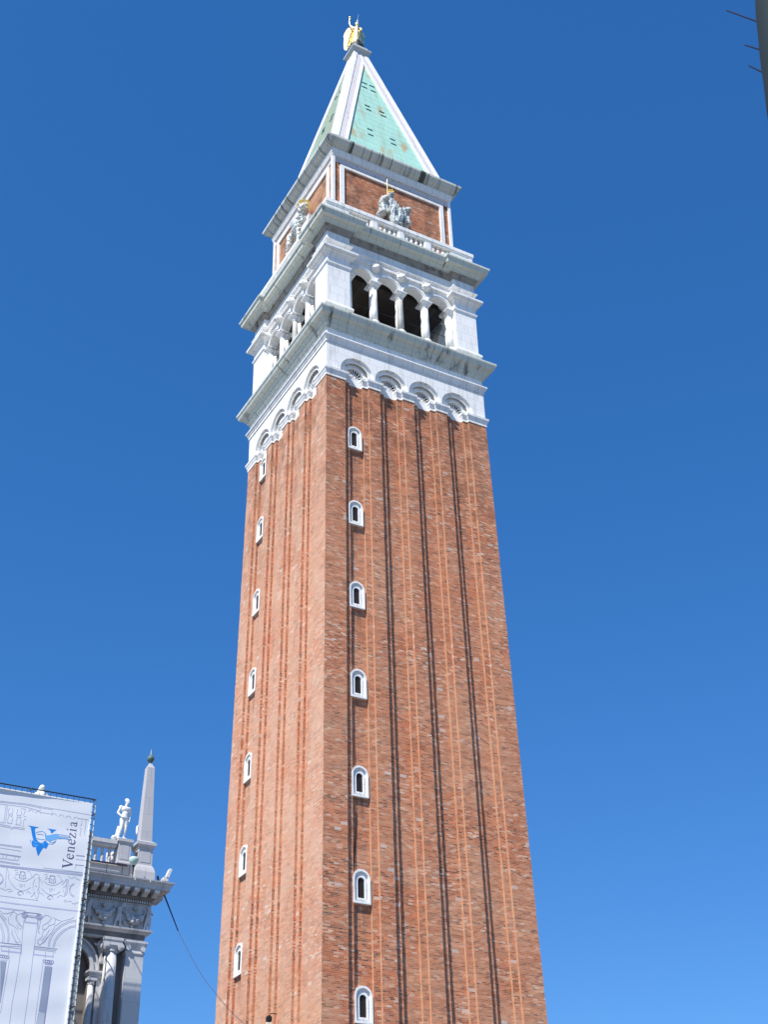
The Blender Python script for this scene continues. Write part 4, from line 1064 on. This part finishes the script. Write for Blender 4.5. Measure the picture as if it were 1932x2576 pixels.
THIN=[[(-23.72,22.866),(-22.643,22.927),(-21.51,22.899),(-19.927,22.885)],[(-23.714,22.821),(-22.637,22.874),(-21.504,22.848),(-19.923,22.85)],[(-23.703,22.743),(-23.448,22.752),(-22.625,22.782),(-22.042,22.721)],[(-22.057,22.84),(-21.997,22.674)],[(-22.512,22.613),(-22.48,22.673),(-22.407,22.712),(-22.338,22.683),(-22.291,22.616)],[(-22.21,22.598),(-22.178,22.657),(-22.105,22.697),(-22.036,22.668),(-21.988,22.601)],[(-21.541,22.604),(-21.509,22.663),(-21.434,22.703),(-21.364,22.674),(-21.317,22.606)],[(-21.236,22.601),(-21.204,22.661),(-21.129,22.701),(-21.059,22.672),(-21.011,22.604)],[(-20.931,22.599),(-20.897,22.658),(-20.822,22.698),(-20.752,22.669),(-20.704,22.601)],[(-20.61,22.598),(-20.577,22.658),(-20.5,22.698),(-20.43,22.669),(-20.382,22.601)],[(-22.008,22.659),(-21.509,22.663),(-21.523,22.783)],[(-20.416,22.658),(-19.958,22.667)],[(-23.284,22.642),(-23.309,22.557),(-23.318,22.436),(-23.291,22.387),(-23.284,22.303),(-23.263,22.259),(-23.307,22.145),(-23.278,22.031),(-23.303,21.988)],[(-23.183,22.659),(-23.148,22.585),(-23.127,22.468),(-23.15,22.411),(-23.134,22.328),(-23.153,22.277),(-23.096,22.181),(-23.128,22.056),(-23.103,22.021)],[(-23.296,22.386),(-23.138,22.397)],[(-23.285,22.308),(-23.137,22.312)],[(-23.304,21.993),(-23.099,21.995)],[(-22.935,22.635),(-22.96,22.55),(-22.97,22.428),(-22.943,22.38),(-22.937,22.295),(-22.915,22.251),(-22.959,22.137),(-22.931,22.023),(-22.956,21.979)],[(-22.834,22.652),(-22.798,22.578),(-22.778,22.461),(-22.801,22.404),(-22.785,22.321),(-22.804,22.27),(-22.748,22.173),(-22.78,22.048),(-22.755,22.012)],[(-22.948,22.379),(-22.789,22.39)],[(-22.937,22.301),(-22.788,22.304)],[(-22.957,21.984),(-22.752,21.987)],[(-22.808,22.697),(-22.627,22.696)],[(-22.637,22.673),(-22.648,22.563),(-22.686,22.45),(-22.663,22.374),(-22.559,22.37)],[(-22.647,22.256),(-22.556,22.253)],[(-22.642,22.217),(-22.651,22.083),(-22.621,21.955),(-22.699,21.956)],[(-23.446,22.734),(-23.434,21.939)],[(-23.379,22.719),(-23.371,21.963)],[(-23.595,21.965),(-23.444,21.972)],[(-23.585,21.888),(-23.176,21.877),(-23.078,21.814),(-23.022,21.876),(-22.56,21.881)],[(-23.576,21.829),(-23.18,21.816),(-23.071,21.762),(-23.003,21.826),(-22.552,21.821)],[(-23.473,21.085),(-22.574,21.102)],[(-23.467,21.039),(-22.569,21.059)],[(-23.451,20.928),(-22.577,20.927)],[(-23.42,20.706),(-22.575,20.713)],[(-23.417,20.681),(-22.571,20.683)],[(-23.288,20.659),(-23.28,20.53)],[(-23.15,20.662),(-23.142,20.532)],[(-22.797,20.669),(-22.79,20.535)],[(-22.658,20.672),(-22.65,20.537)],[(-23.271,20.537),(-23.205,20.509),(-23.146,20.538)],[(-22.779,20.535),(-22.713,20.512),(-22.654,20.546)],[(-23.392,20.501),(-23.28,20.508)],[(-23.118,20.517),(-22.79,20.521)],[(-23.379,20.406),(-22.559,20.402)],[(-23.372,20.361),(-22.567,20.362)],[(-23.357,20.251),(-21.591,20.315),(-19.959,20.401)],[(-21.625,20.387),(-19.961,20.413)],[(-23.353,20.219),(-19.967,20.347)],[(-23.347,20.181),(-19.973,20.281)],[(-20.256,22.671),(-20.236,22.484),(-20.252,22.387),(-20.303,22.36)],[(-20.082,22.687),(-20.066,22.404),(-20.085,22.077),(-20.046,21.962)],[(-20.295,22.285),(-20.236,22.241),(-20.245,22.077),(-20.273,21.965),(-20.204,21.936)],[(-20.282,21.924),(-19.883,21.948)],[(-20.322,21.802),(-19.911,21.83)],[(-20.32,21.776),(-19.908,21.804)],[(-20.318,21.637),(-19.92,21.66)],[(-20.339,21.098),(-19.956,21.115)],[(-20.336,21.072),(-19.953,21.084)],[(-20.332,20.92),(-19.95,20.931)],[(-20.292,20.677),(-20.303,20.532),(-19.948,20.546)],[(-23.31,19.91),(-23.197,19.815),(-23.136,19.69),(-23.163,19.564),(-23.248,19.463)],[(-23.304,19.866),(-23.227,19.788),(-23.173,19.685),(-23.194,19.582),(-23.253,19.5)],[(-23.055,20.15),(-23.051,19.792),(-23.023,19.351)],[(-23.346,20.174),(-23.219,20.215),(-23.058,20.172),(-22.941,19.964),(-22.961,19.782),(-22.878,19.66),(-22.746,19.501)],[(-23.228,19.322),(-23.001,19.266),(-22.835,19.344),(-22.706,19.285),(-22.884,19.216)],[(-22.456,20.002),(-22.434,19.915),(-22.381,19.855),(-22.35,19.927),(-22.346,20.018)],[(-22.428,19.961),(-22.405,19.953)],[(-22.383,19.956),(-22.362,19.97)],[(-22.737,19.848),(-22.615,19.765),(-22.453,19.722),(-22.254,19.739),(-22.11,19.838),(-21.97,19.971)],[(-22.783,19.529),(-22.587,19.39),(-22.358,19.334),(-22.185,19.38),(-22.025,19.526)],[(-22.411,19.571),(-22.371,19.61),(-22.342,19.559),(-22.382,19.52),(-22.413,19.555)],[(-22.482,19.606),(-22.446,19.499),(-22.373,19.454)],[(-22.284,19.623),(-22.271,19.524)],[(-22.691,19.922),(-22.619,19.967),(-22.53,19.968)],[(-22.237,20.124),(-22.151,20.159),(-22.071,20.058),(-22.012,19.954)],[(-22.747,20.094),(-22.644,20.154),(-22.61,20.069),(-22.689,19.99)],[(-21.238,20.01),(-21.216,19.922),(-21.163,19.862),(-21.131,19.935),(-21.126,20.026)],[(-21.21,19.969),(-21.186,19.961)],[(-21.164,19.964),(-21.143,19.978)],[(-21.526,19.855),(-21.402,19.771),(-21.238,19.727),(-21.035,19.745),(-20.887,19.845),(-20.742,19.979)],[(-21.577,19.533),(-21.379,19.393),(-21.146,19.336),(-20.97,19.383),(-20.805,19.529)],[(-21.197,19.575),(-21.157,19.615),(-21.128,19.563),(-21.168,19.523),(-21.2,19.559)],[(-21.27,19.61),(-21.234,19.503),(-21.161,19.457)],[(-21.067,19.627),(-21.055,19.528)],[(-21.478,19.93),(-21.404,19.974),(-21.314,19.976)],[(-21.013,20.134),(-20.925,20.169),(-20.844,20.067),(-20.786,19.962)],[(-21.533,20.103),(-21.427,20.164),(-21.394,20.078),(-21.475,19.998)],[(-21.953,19.929),(-21.943,20.032),(-21.862,20.1),(-21.744,20.061),(-21.709,19.964),(-21.772,19.921)],[(-21.892,19.892),(-21.933,19.684),(-21.922,19.507),(-21.848,19.361),(-21.905,19.197),(-21.966,19.144)],[(-21.704,19.92),(-21.707,19.762),(-21.674,19.587),(-21.732,19.422),(-21.663,19.231),(-21.695,19.126),(-21.784,19.125)],[(-21.815,19.365),(-21.834,19.251),(-21.771,19.193)],[(-21.845,19.607),(-21.776,19.594)],[(-21.709,19.964),(-21.571,19.759)],[(-21.704,19.56),(-21.638,19.39),(-21.671,19.296)],[(-22.163,19.294),(-22.081,19.35),(-21.985,19.297),(-22.025,19.258)],[(-21.61,19.349),(-21.494,19.321),(-21.439,19.239)],[(-20.909,19.245),(-20.798,19.373),(-20.659,19.347)],[(-20.712,19.61),(-20.601,19.445),(-20.634,19.328)],[(-20.593,20.081),(-20.757,19.807),(-20.697,19.68),(-20.597,19.807),(-20.58,19.969)],[(-20.534,20.066),(-20.516,19.502),(-20.571,19.382)],[(-20.59,20.058),(-20.579,19.448)],[(-19.917,19.927),(-20.261,19.901),(-20.388,19.792),(-20.418,19.651),(-20.353,19.48),(-20.207,19.41),(-19.933,19.429)],[(-19.92,19.961),(-20.288,19.931),(-20.424,19.809),(-20.452,19.647),(-20.383,19.442),(-20.226,19.373),(-19.93,19.398)],[(-20.546,20.179),(-20.4,20.109),(-20.316,20.189),(-20.17,20.119),(-20.05,20.091)],[(-20.613,19.152),(-20.575,19.213),(-20.501,19.167),(-20.562,19.103)],[(-20.456,19.173),(-20.321,19.192),(-20.266,19.109),(-20.151,19.103),(-20.022,19.187)],[(-23.186,19.02),(-21.64,19.045),(-19.966,19.094)],[(-23.141,18.698),(-19.948,18.716)],[(-21.516,18.587),(-19.96,18.615)],[(-22.027,18.41),(-21.606,18.411)],[(-22.116,18.246),(-22.112,17.706),(-22.056,16.863)],[(-21.556,18.275),(-21.574,17.622),(-21.573,16.919)],[(-22.054,18.276),(-22.094,18.162)],[(-21.578,18.272),(-21.572,18.142)],[(-23.106,18.441),(-22.963,18.352),(-22.811,18.361),(-22.607,18.464),(-22.447,18.42),(-22.454,18.224),(-22.356,18.063),(-22.161,17.915)],[(-22.232,18.459),(-22.398,18.383),(-22.422,18.228),(-22.289,18.05),(-22.118,17.921),(-22.215,17.822),(-22.388,17.973)],[(-22.75,18.228),(-22.707,17.996),(-22.514,17.935),(-22.325,17.83),(-22.284,17.684)],[(-22.558,17.779),(-22.46,17.534),(-22.296,17.277)],[(-22.454,17.813),(-22.31,17.553),(-22.154,17.358),(-22.253,17.282),(-22.352,17.377)],[(-22.691,18.279),(-22.607,18.464),(-22.489,18.567),(-22.394,18.514)],[(-22.555,17.672),(-22.32,17.296)],[(-23.082,18.271),(-22.858,18.063),(-22.692,17.805),(-22.612,17.537),(-22.609,17.271)],[(-23.076,18.229),(-22.887,18.038),(-22.735,17.799),(-22.659,17.531),(-22.651,17.266)],[(-23.038,17.954),(-22.902,17.757),(-22.808,17.512),(-22.791,17.26)],[(-23.02,17.827),(-22.923,17.669),(-22.865,17.484),(-22.854,17.252)],[(-23.08,18.336),(-23.024,18.322)],[(-23.035,18.295),(-22.979,18.281)],[(-22.99,18.253),(-22.934,18.239)],[(-22.946,18.211),(-22.889,18.197)],[(-22.901,18.17),(-22.844,18.155)],[(-22.856,18.128),(-22.799,18.114)],[(-21.403,18.393),(-21.283,18.508),(-21.17,18.501),(-21.026,18.42),(-21.119,18.266),(-21.343,18.084),(-21.36,17.952),(-21.215,17.948),(-21.079,18.118),(-20.888,18.208),(-20.867,18.408),(-20.985,18.459)],[(-20.867,18.408),(-20.704,18.363),(-20.59,18.356),(-20.814,18.152),(-20.886,18.186)],[(-20.856,18.125),(-20.961,17.872),(-21.094,17.682),(-21.229,17.514),(-21.303,17.397),(-21.391,17.301),(-21.477,17.376),(-21.449,17.509),(-21.313,17.655),(-21.314,17.849),(-21.198,17.994)],[(-21.061,17.968),(-21.148,17.761),(-21.278,17.551),(-21.36,17.498)],[(-21.559,18.209),(-21.489,17.827),(-21.413,17.75)],[(-21.457,18.288),(-21.483,17.958),(-21.505,17.782)],[(-21.161,18.239),(-21.101,18.115)],[(-21.493,17.503),(-21.434,17.382),(-21.336,17.308)],[(-21.038,17.775),(-21.18,17.477),(-21.301,17.376)],[(-20.013,18.475),(-20.323,18.391),(-20.598,18.223),(-20.819,17.998),(-20.97,17.762),(-21.032,17.538),(-21.026,17.302)],[(-20.007,18.42),(-20.294,18.339),(-20.569,18.172),(-20.77,17.961),(-20.912,17.747),(-20.983,17.501),(-20.981,17.297)],[(-20.023,18.253),(-20.254,18.179),(-20.485,18.029),(-20.686,17.819),(-20.804,17.588),(-20.848,17.302)],[(-20.017,18.198),(-20.226,18.139),(-20.436,17.992),(-20.616,17.795),(-20.747,17.573),(-20.792,17.298)],[(-20.04,18.405),(-20.037,18.273),(-19.984,18.104)],[(-19.991,18.478),(-19.953,18.13)],[(-20.59,18.356),(-20.243,18.489),(-20.138,18.569)],[(-22.917,17.083),(-22.099,17.088)],[(-22.919,17.102),(-22.08,17.173)],[(-22.56,17.058),(-22.553,16.789)],[(-22.863,17.05),(-22.86,16.955)],[(-21.557,17.139),(-20.7,17.137),(-20.7,17.192),(-21.563,17.187)],[(-21.108,17.085),(-21.1,16.852)],[(-20.796,17.092),(-20.792,16.888)],[(-21.08,16.603),(-20.8,16.616)],[(-21.094,16.636),(-20.784,16.647)],[(-22.845,16.564),(-22.565,16.587)],[(-22.089,17.318),(-22.095,16.833),(-22.124,15.858),(-22.176,14.939),(-22.169,14.248)],[(-21.578,17.38),(-21.587,16.738),(-21.595,15.557),(-21.601,14.848),(-21.618,14.3)],[(-21.166,16.651),(-21.186,15.921),(-21.206,15.128),(-21.205,14.338)],[(-22.487,16.596),(-22.519,16.042),(-22.542,15.216),(-22.566,14.625)],[(-21.114,14.784),(-21.147,14.343)],[(-21.073,16.546),(-21.109,14.822)]]
DARKL=[[(-20.333,20.69),(-19.952,20.702)],[(-22.516,20.117),(-22.455,20.081),(-22.416,20.12),(-22.356,20.095),(-22.314,20.113)],[(-22.501,20.085),(-22.508,19.972),(-22.517,19.836),(-22.445,19.835),(-22.407,19.795)],[(-22.322,20.089),(-22.294,19.958),(-22.246,19.852),(-22.323,19.841),(-22.361,19.791)],[(-22.504,19.18),(-22.481,19.261),(-22.4,19.317),(-22.307,19.285),(-22.274,19.201)],[(-22.467,19.152),(-22.403,19.172),(-22.357,19.157)],[(-21.297,20.126),(-21.236,20.09),(-21.195,20.13),(-21.135,20.104),(-21.091,20.122)],[(-21.282,20.094),(-21.291,19.98),(-21.302,19.842),(-21.229,19.841),(-21.19,19.802)],[(-21.1,20.098),(-21.073,19.966),(-21.026,19.859),(-21.105,19.848),(-21.144,19.797)],[(-21.297,19.181),(-21.273,19.262),(-21.189,19.319),(-21.095,19.287),(-21.062,19.202)],[(-21.26,19.153),(-21.195,19.173),(-21.147,19.157)],[(-23.177,18.955),(-19.954,18.984)],[(-22.151,18.514),(-21.542,18.522)],[(-22.02,18.356),(-21.598,18.346)],[(-22.001,18.409),(-22.006,18.359),(-22.032,18.316),(-22.074,18.289),(-22.125,18.282),(-22.173,18.298),(-22.209,18.333),(-22.226,18.379),(-22.221,18.429),(-22.195,18.472),(-22.153,18.5),(-22.102,18.506),(-22.054,18.491),(-22.018,18.456),(-22.001,18.409)],[(-22.053,18.402),(-22.055,18.375),(-22.07,18.352),(-22.092,18.337),(-22.119,18.334),(-22.145,18.342),(-22.165,18.361),(-22.174,18.386),(-22.172,18.413),(-22.157,18.436),(-22.135,18.451),(-22.108,18.455),(-22.082,18.446),(-22.062,18.427),(-22.053,18.402)],[(-22.133,18.409),(-22.094,18.379)],[(-21.412,18.414),(-21.418,18.364),(-21.445,18.321),(-21.488,18.293),(-21.538,18.287),(-21.587,18.302),(-21.623,18.337),(-21.64,18.384),(-21.635,18.434),(-21.608,18.477),(-21.565,18.505),(-21.515,18.512),(-21.466,18.496),(-21.43,18.461),(-21.412,18.414)],[(-21.465,18.407),(-21.468,18.38),(-21.482,18.357),(-21.506,18.342),(-21.533,18.338),(-21.559,18.347),(-21.579,18.366),(-21.588,18.391),(-21.585,18.418),(-21.571,18.441),(-21.547,18.456),(-21.52,18.46),(-21.494,18.451),(-21.474,18.432),(-21.465,18.407)],[(-21.546,18.414),(-21.507,18.384)],[(-22.935,17.215),(-22.079,17.238)],[(-21.571,17.244),(-20.652,17.252)],[(-21.074,16.735),(-21.08,16.701),(-21.103,16.677),(-21.135,16.673),(-21.163,16.691),(-21.177,16.724),(-21.171,16.758),(-21.148,16.782),(-21.116,16.786),(-21.088,16.768),(-21.074,16.735)],[(-20.983,16.734),(-20.989,16.699),(-21.012,16.676),(-21.044,16.672),(-21.073,16.69),(-21.087,16.722),(-21.081,16.757),(-21.058,16.781),(-21.026,16.785),(-20.997,16.767),(-20.983,16.734)],[(-20.893,16.737),(-20.899,16.702),(-20.922,16.678),(-20.954,16.675),(-20.982,16.692),(-20.996,16.725),(-20.991,16.76),(-20.967,16.784),(-20.935,16.787),(-20.907,16.769),(-20.893,16.737)],[(-20.833,16.736),(-20.838,16.701),(-20.862,16.677),(-20.894,16.674),(-20.922,16.692),(-20.936,16.724),(-20.93,16.759),(-20.907,16.783),(-20.875,16.786),(-20.846,16.769),(-20.833,16.736)],[(-20.742,16.735),(-20.747,16.7),(-20.771,16.676),(-20.803,16.673),(-20.831,16.69),(-20.845,16.723),(-20.839,16.758),(-20.816,16.782),(-20.784,16.785),(-20.755,16.767),(-20.742,16.735)],[(-22.599,16.707),(-22.604,16.673),(-22.626,16.65),(-22.657,16.646),(-22.685,16.664),(-22.699,16.696),(-22.694,16.73),(-22.672,16.754),(-22.641,16.757),(-22.613,16.74),(-22.599,16.707)],[(-22.688,16.716),(-22.693,16.682),(-22.715,16.658),(-22.746,16.655),(-22.774,16.672),(-22.788,16.704),(-22.783,16.739),(-22.761,16.762),(-22.73,16.766),(-22.702,16.748),(-22.688,16.716)],[(-22.51,16.704),(-22.515,16.67),(-22.537,16.647),(-22.568,16.643),(-22.596,16.661),(-22.61,16.693),(-22.605,16.727),(-22.583,16.75),(-22.552,16.754),(-22.524,16.736),(-22.51,16.704)],[(-22.776,16.715),(-22.781,16.681),(-22.803,16.658),(-22.834,16.654),(-22.862,16.672),(-22.876,16.704),(-22.871,16.738),(-22.849,16.762),(-22.818,16.765),(-22.79,16.748),(-22.776,16.715)],[(-20.791,16.54),(-20.83,14.793),(-20.838,14.372)],[(-20.811,16.537),(-20.85,14.791),(-20.857,14.37)],[(-22.605,16.525),(-22.625,14.986)]]
BAND=[[(-23.359,20.262),(-21.795,20.292),(-19.959,20.322),(-19.953,20.265),(-21.788,20.236),(-23.351,20.207)],[(-23.156,18.805),(-19.951,18.85),(-19.946,18.806),(-23.15,18.758)],[(-23.123,18.569),(-22.116,18.584),(-22.11,18.541),(-23.116,18.516)],[(-22.084,18.163),(-21.564,18.165),(-21.568,18.11),(-22.087,18.102)],[(-22.859,16.945),(-22.092,16.959),(-22.089,16.907),(-22.851,16.894)],[(-21.571,16.962),(-20.771,16.965),(-20.77,16.92),(-21.569,16.91)]]
FILL=[[(-21.077,16.546),(-20.823,16.555),(-20.843,14.819),(-21.098,14.813)],[(-22.84,16.527),(-22.626,16.532),(-22.638,15.077)]]
PALE=[[(-21.096,14.795),(-20.842,14.81),(-20.848,14.371),(-21.138,14.344)]]
LOGO=[[(-22.451,22.023),(-21.98,22.024),(-22.136,21.957),(-22.141,21.872),(-22.1,21.726),(-22.044,21.522),(-21.916,21.391),(-21.795,21.379),(-21.711,21.423),(-21.661,21.507),(-21.51,21.379),(-21.59,21.169),(-21.706,21.204),(-21.796,21.024),(-21.861,20.853),(-21.897,20.851),(-22.031,21.176),(-22.148,21.165),(-22.206,21.269),(-22.207,21.39),(-22.165,21.472),(-22.22,21.615),(-22.333,21.971)]]
LOGO_WING=[[(-21.648,22.026),(-21.247,22.026),(-21.351,21.947),(-21.409,21.861),(-21.477,21.858),(-21.493,21.932),(-21.569,21.996)],[(-21.695,21.792),(-21.627,21.726),(-21.25,21.864),(-21.156,21.833),(-21.086,21.752),(-20.899,21.721),(-21.136,21.66),(-21.423,21.53),(-21.508,21.486),(-21.664,21.537),(-21.708,21.713)]]
LOGO_LIGHT=[[(-21.564,21.706),(-21.35,21.809),(-21.272,21.791),(-21.528,21.65)],[(-21.489,21.58),(-21.294,21.719),(-21.149,21.773),(-21.171,21.708),(-21.426,21.56)],[(-21.607,21.561),(-21.541,21.633),(-21.493,21.61),(-21.556,21.509)],[(-21.914,21.315),(-21.832,21.313),(-21.813,21.165),(-21.872,21.155)],[(-22.165,21.351),(-22.104,21.346),(-22.12,21.237),(-22.168,21.26)],[(-21.986,21.349),(-21.936,21.312),(-21.953,21.264)],[(-21.791,21.35),(-21.736,21.389),(-21.755,21.295)],[(-21.654,21.326),(-21.582,21.352),(-21.615,21.256)],[(-22.173,21.653),(-22.105,21.71),(-22.07,21.548),(-22.143,21.536)]]
LOGO_LINE=[[(-22.049,21.734),(-21.958,21.726),(-21.87,21.748),(-21.747,21.722)],[(-22.048,21.552),(-21.964,21.535),(-21.828,21.526),(-21.696,21.547)],[(-21.172,21.846),(-20.73,21.84)],[(-20.931,21.731),(-20.685,21.709)],[(-21.136,21.66),(-20.883,21.708),(-20.666,21.681)],[(-21.508,21.486),(-21.355,21.464),(-21.217,21.578)],[(-21.512,21.394),(-21.347,21.405),(-21.24,21.513)],[(-21.087,21.767),(-20.815,21.78),(-20.646,21.777)],[(-21.916,21.391),(-21.793,21.365),(-21.661,21.507)],[(-22.082,21.759),(-22.043,21.812),(-21.826,21.877),(-21.666,21.796)],[(-21.703,21.729),(-21.666,21.796)]]
def keep(l): return [p for p in l if p[0] < xr(p[1]) - .06]
dr = {}
for nm, src, wd, dy in (('BAND', BAND, None, .020), ('FILL', FILL, None, .024), ('PALE', PALE, None, .024), ('THIN', THIN, .017, .030), ('DARK', DARKL, .026, .034)):
    b = MB()
    for l in src:
        if wd is None:
            fill(b, [(min(x, xr(z) - .06), z) for x, z in l], dy)
            b.build({'BAND': 'printed_shading', 'FILL': 'printed_column', 'PALE': 'printed_column_base'}[nm], PRT[nm], BN); b = MB()
        else:
            k = keep(l)
            if len(k) > 1: ribbon(b, k, wd, dy)
    if wd is not None: b.build({'THIN': 'printed_drawing', 'DARK': 'printed_outline'}[nm], PRT[nm], BN)
b = MB()
for l in LOGO: fill(b, l, .030)
em = b.build('printed_emblem', PRT['LOGO'], BN)
b = MB()
for l in LOGO_LIGHT[:3]: fill(b, l, .036)
for l in ([(-22.17, 21.45), (-22.05, 21.36), (-21.93, 21.42)], [(-22.12, 21.30), (-22.02, 21.22), (-21.92, 21.29)], [(-22.28, 21.45), (-22.24, 21.33)], [(-21.76, 21.42), (-21.72, 21.30)], [(-22.03, 21.30), (-22.0, 21.12)]): ribbon(b, l, .03, .036)
b.build('emblem_highlight', PRT['LOGO_LIGHT'], em)
fill_ = MB(); fill(fill_, LOGO_WING[0], .030); fill_.build('printed_emblem', PRT['LOGO'], BN)
fill_ = MB(); fill(fill_, LOGO_WING[1], .032); fill_.build('emblem_wing', PRT['WING'], em)
b = MB()
for l in LOGO_LINE: ribbon(b, l, .022, .040)
b.build('emblem_line', PRT['LOGO_LINE'], em)
# lettering, reading upwards: s runs up the banner, t towards the left
TX = MB()
def st(pts, w_): ribbon(TX, [(-20.425 - t, s) for s, t in pts], w_, .034)
def arc(cs, ct, rs, rtt, a0, a1, n=14): return [(cs + rs * math.cos(math.radians(a0 + (a1 - a0) * i / n)), ct + rtt * math.sin(math.radians(a0 + (a1 - a0) * i / n))) for i in range(n + 1)]
z0 = 20.48
st([(z0 + .07, .42), (z0 + .215, .01)], .062); st([(z0 + .205, .0), (z0 + .345, .42)], .026); st([(z0, .415), (z0 + .155, .415)], .022); st([(z0 + .27, .415), (z0 + .41, .415)], .022)
def let_e(s):
    st([(s + .03, .165), (s + .205, .165)], .020); st(arc(s + .12, .145, .098, .135, 10, 180), [.03, .024, .03, .045]); st(arc(s + .12, .145, .098, .135, 180, 325), [.05, .05, .04, .022])
let_e(20.885)
def let_n(s):
    st([(s + .045, .0), (s + .045, .275)], .042); st([(s, .008), (s + .10, .008)], .018); st([(s, .262), (s + .05, .275)], .018)
    st([(s + .05, .215), (s + .10, .262), (s + .15, .268), (s + .185, .235), (s + .19, .18), (s + .19, .0)], [.024, .03, .04, .042]); st([(s + .145, .008), (s + .245, .008)], .018)
let_n(21.185)
let_e(21.50)
s = 21.785
st([(s + .015, .262), (s + .205, .262)], .024); st([(s + .19, .262), (s + .02, .012)], .042); st([(s + .01, .012), (s + .215, .012)], .024); st([(s + .02, .262), (s + .012, .20)], .018); st([(s + .212, .012), (s + .222, .08)], .018)
s = 22.08
st([(s + .05, .0), (s + .05, .275)], .042); st([(s, .008), (s + .10, .008)], .018); st([(s, .262), (s + .05, .275)], .018); st(arc(s + .045, .385, .013, .013, 0, 360, 8), .03)
s = 22.275
st([(s + .03, .20), (s + .05, .255), (s + .10, .272), (s + .145, .25), (s + .155, .20), (s + .155, .05), (s + .175, .012), (s + .225, .03)], [.03, .028, .036, .042, .042, .03]); st([(s + .155, .165), (s + .07, .13), (s + .025, .07), (s + .06, .012), (s + .11, .015), (s + .155, .06)], [.02, .03, .042, .034, .026])
TX.build('printed_lettering', PRT['TEXT'], BN)

SCF = BN
TXR, TZ = -19.715, 23.60
b = MB(); b.tube([(BX0, BY, TZ), (TXR, BY, TZ)], .028, 8); b.build('top_tube', IRON, SCF)
b = MB(); b.tube([(TXR, BY + .0, 0), (TXR, BY + .0, TZ)], .024, 8); b.build('edge_tube', mat('pale_green_tube', (.55, .62, .56), .5), SCF)
x = TXR - .25
while x > -24.6:
    b = MB(); b.tube([(x, BY - .03, BZ1 - .02), (x + .01, BY - .03, TZ + .01)], .010, 5); b.build('lacing', IRON, SCF); x -= .245 + .02 * math.sin(x * 9)
z = TZ - .35
while z > 11:
    b = MB(); b.tube([(xr(z) - .02, BY - .04, z + .01), (TXR + .01, BY - .03, z - .012)], .010, 5); b.build('lacing', IRON, SCF); z -= .262 + .02 * math.sin(z * 7)
b = MB(); b.tube([(-22.57, BY - .04, TZ - .14), (-22.48, BY - .04, TZ + .02)], .035, 6); b.build('clamp', IRON, SCF)
for z in (23.55, 22.9, 20.0, 19.3, 18.85, 17.05, 15.1):
    b = MB(); b.tube([(xr(z) + .0, BY - .05, z - .05), (TXR - .03, BY - .05, z + .05)], .032, 6); b.build('clamp', IRON, SCF)
b = MB(); b.loft([[(xr(7) - .02, BY + .03, 7), (TXR, BY + .03, 7), (TXR, BY + .045, 7), (xr(7) - .02, BY + .045, 7)], [(xr(22.2) - .02, BY + .03, 22.2), (TXR, BY + .03, 22.2), (TXR, BY + .045, 22.2), (xr(22.2) - .02, BY + .045, 22.2)]]); b.build('net_strip', NET, SCF)
for x in (-27.4, -24.9, -22.4, -20.0):
    for y in (BY + .25, BY + 1.3):
        b = MB(); b.tube([(x, y, 0), (x, y, 23.1)], .03, 6); b.build('scaffold_tube', IRON, SCF)
for z in (3, 6, 9, 12, 15, 18, 21, 23):
    for y in (BY + .25, BY + 1.3):
        b = MB(); b.tube([(-27.6, y + .06, z), (-19.9, y + .06, z)], .025, 6); b.build('scaffold_tube', IRON, SCF)
    for x in (-27.4, -24.9, -22.4, -20.0):
        b = MB(); b.tube([(x + .06, BY + .06, z - .1), (x + .06, BY + 1.4, z - .1)], .025, 6); b.build('scaffold_tube', IRON, SCF)

# ================================================================== STREET LAMP at the upper right
axd = Vector((.874, -.486, 0))
LB = Vector((-31.772, -61.306, 0)) + Vector((.59029, -.80719, 0)) * .285
SL = thing('street_lamp', (LB.x, LB.y, 0), 'dark grey green lamp hood with thin bird spikes in the upper right corner', 'street lamp')
LM = mat('grey_green_lamp_paint', (.014, .026, .028), .75, .0)
LGL = mat('dark_lamp_glass', (.01, .012, .02), .25)
b = MB(); b.lathe((LB.x, LB.y, 0), [(.16, 0), (.16, .5), (.09, .6), (.06, 1.2), (.05, 5.9), (.08, 6.0), (.05, 6.1), (.05, 6.25)], 16); b.build('post', LM, SL, True)
b = MB(); b.lathe((LB.x, LB.y, 0), [(.05, 6.25), (.16, 6.35), (.24, 6.55), (.285, 6.80), (.286, 6.868), (.272, 7.0), (.262, 7.1), (.2546, 7.196), (.245, 7.29), (.235, 7.372), (.222, 7.49), (.21, 7.6), (.185, 7.77), (.14, 7.95), (.07, 8.1), (.02, 8.16)], 32); b.build('hood', LM, SL, True)
for p, q in (((-31.803, -61.264, 7.766), (-31.72, -61.378, 7.58)), ((-31.778, -61.298, 7.455), (-31.735, -61.357, 7.37)), ((-31.783, -61.292, 7.294), (-31.745, -61.342, 7.20))):
    b = MB(); b.tube([p, q], [.0035, .0045], 6); b.build('bird_spike', BLUEBLK, SL)
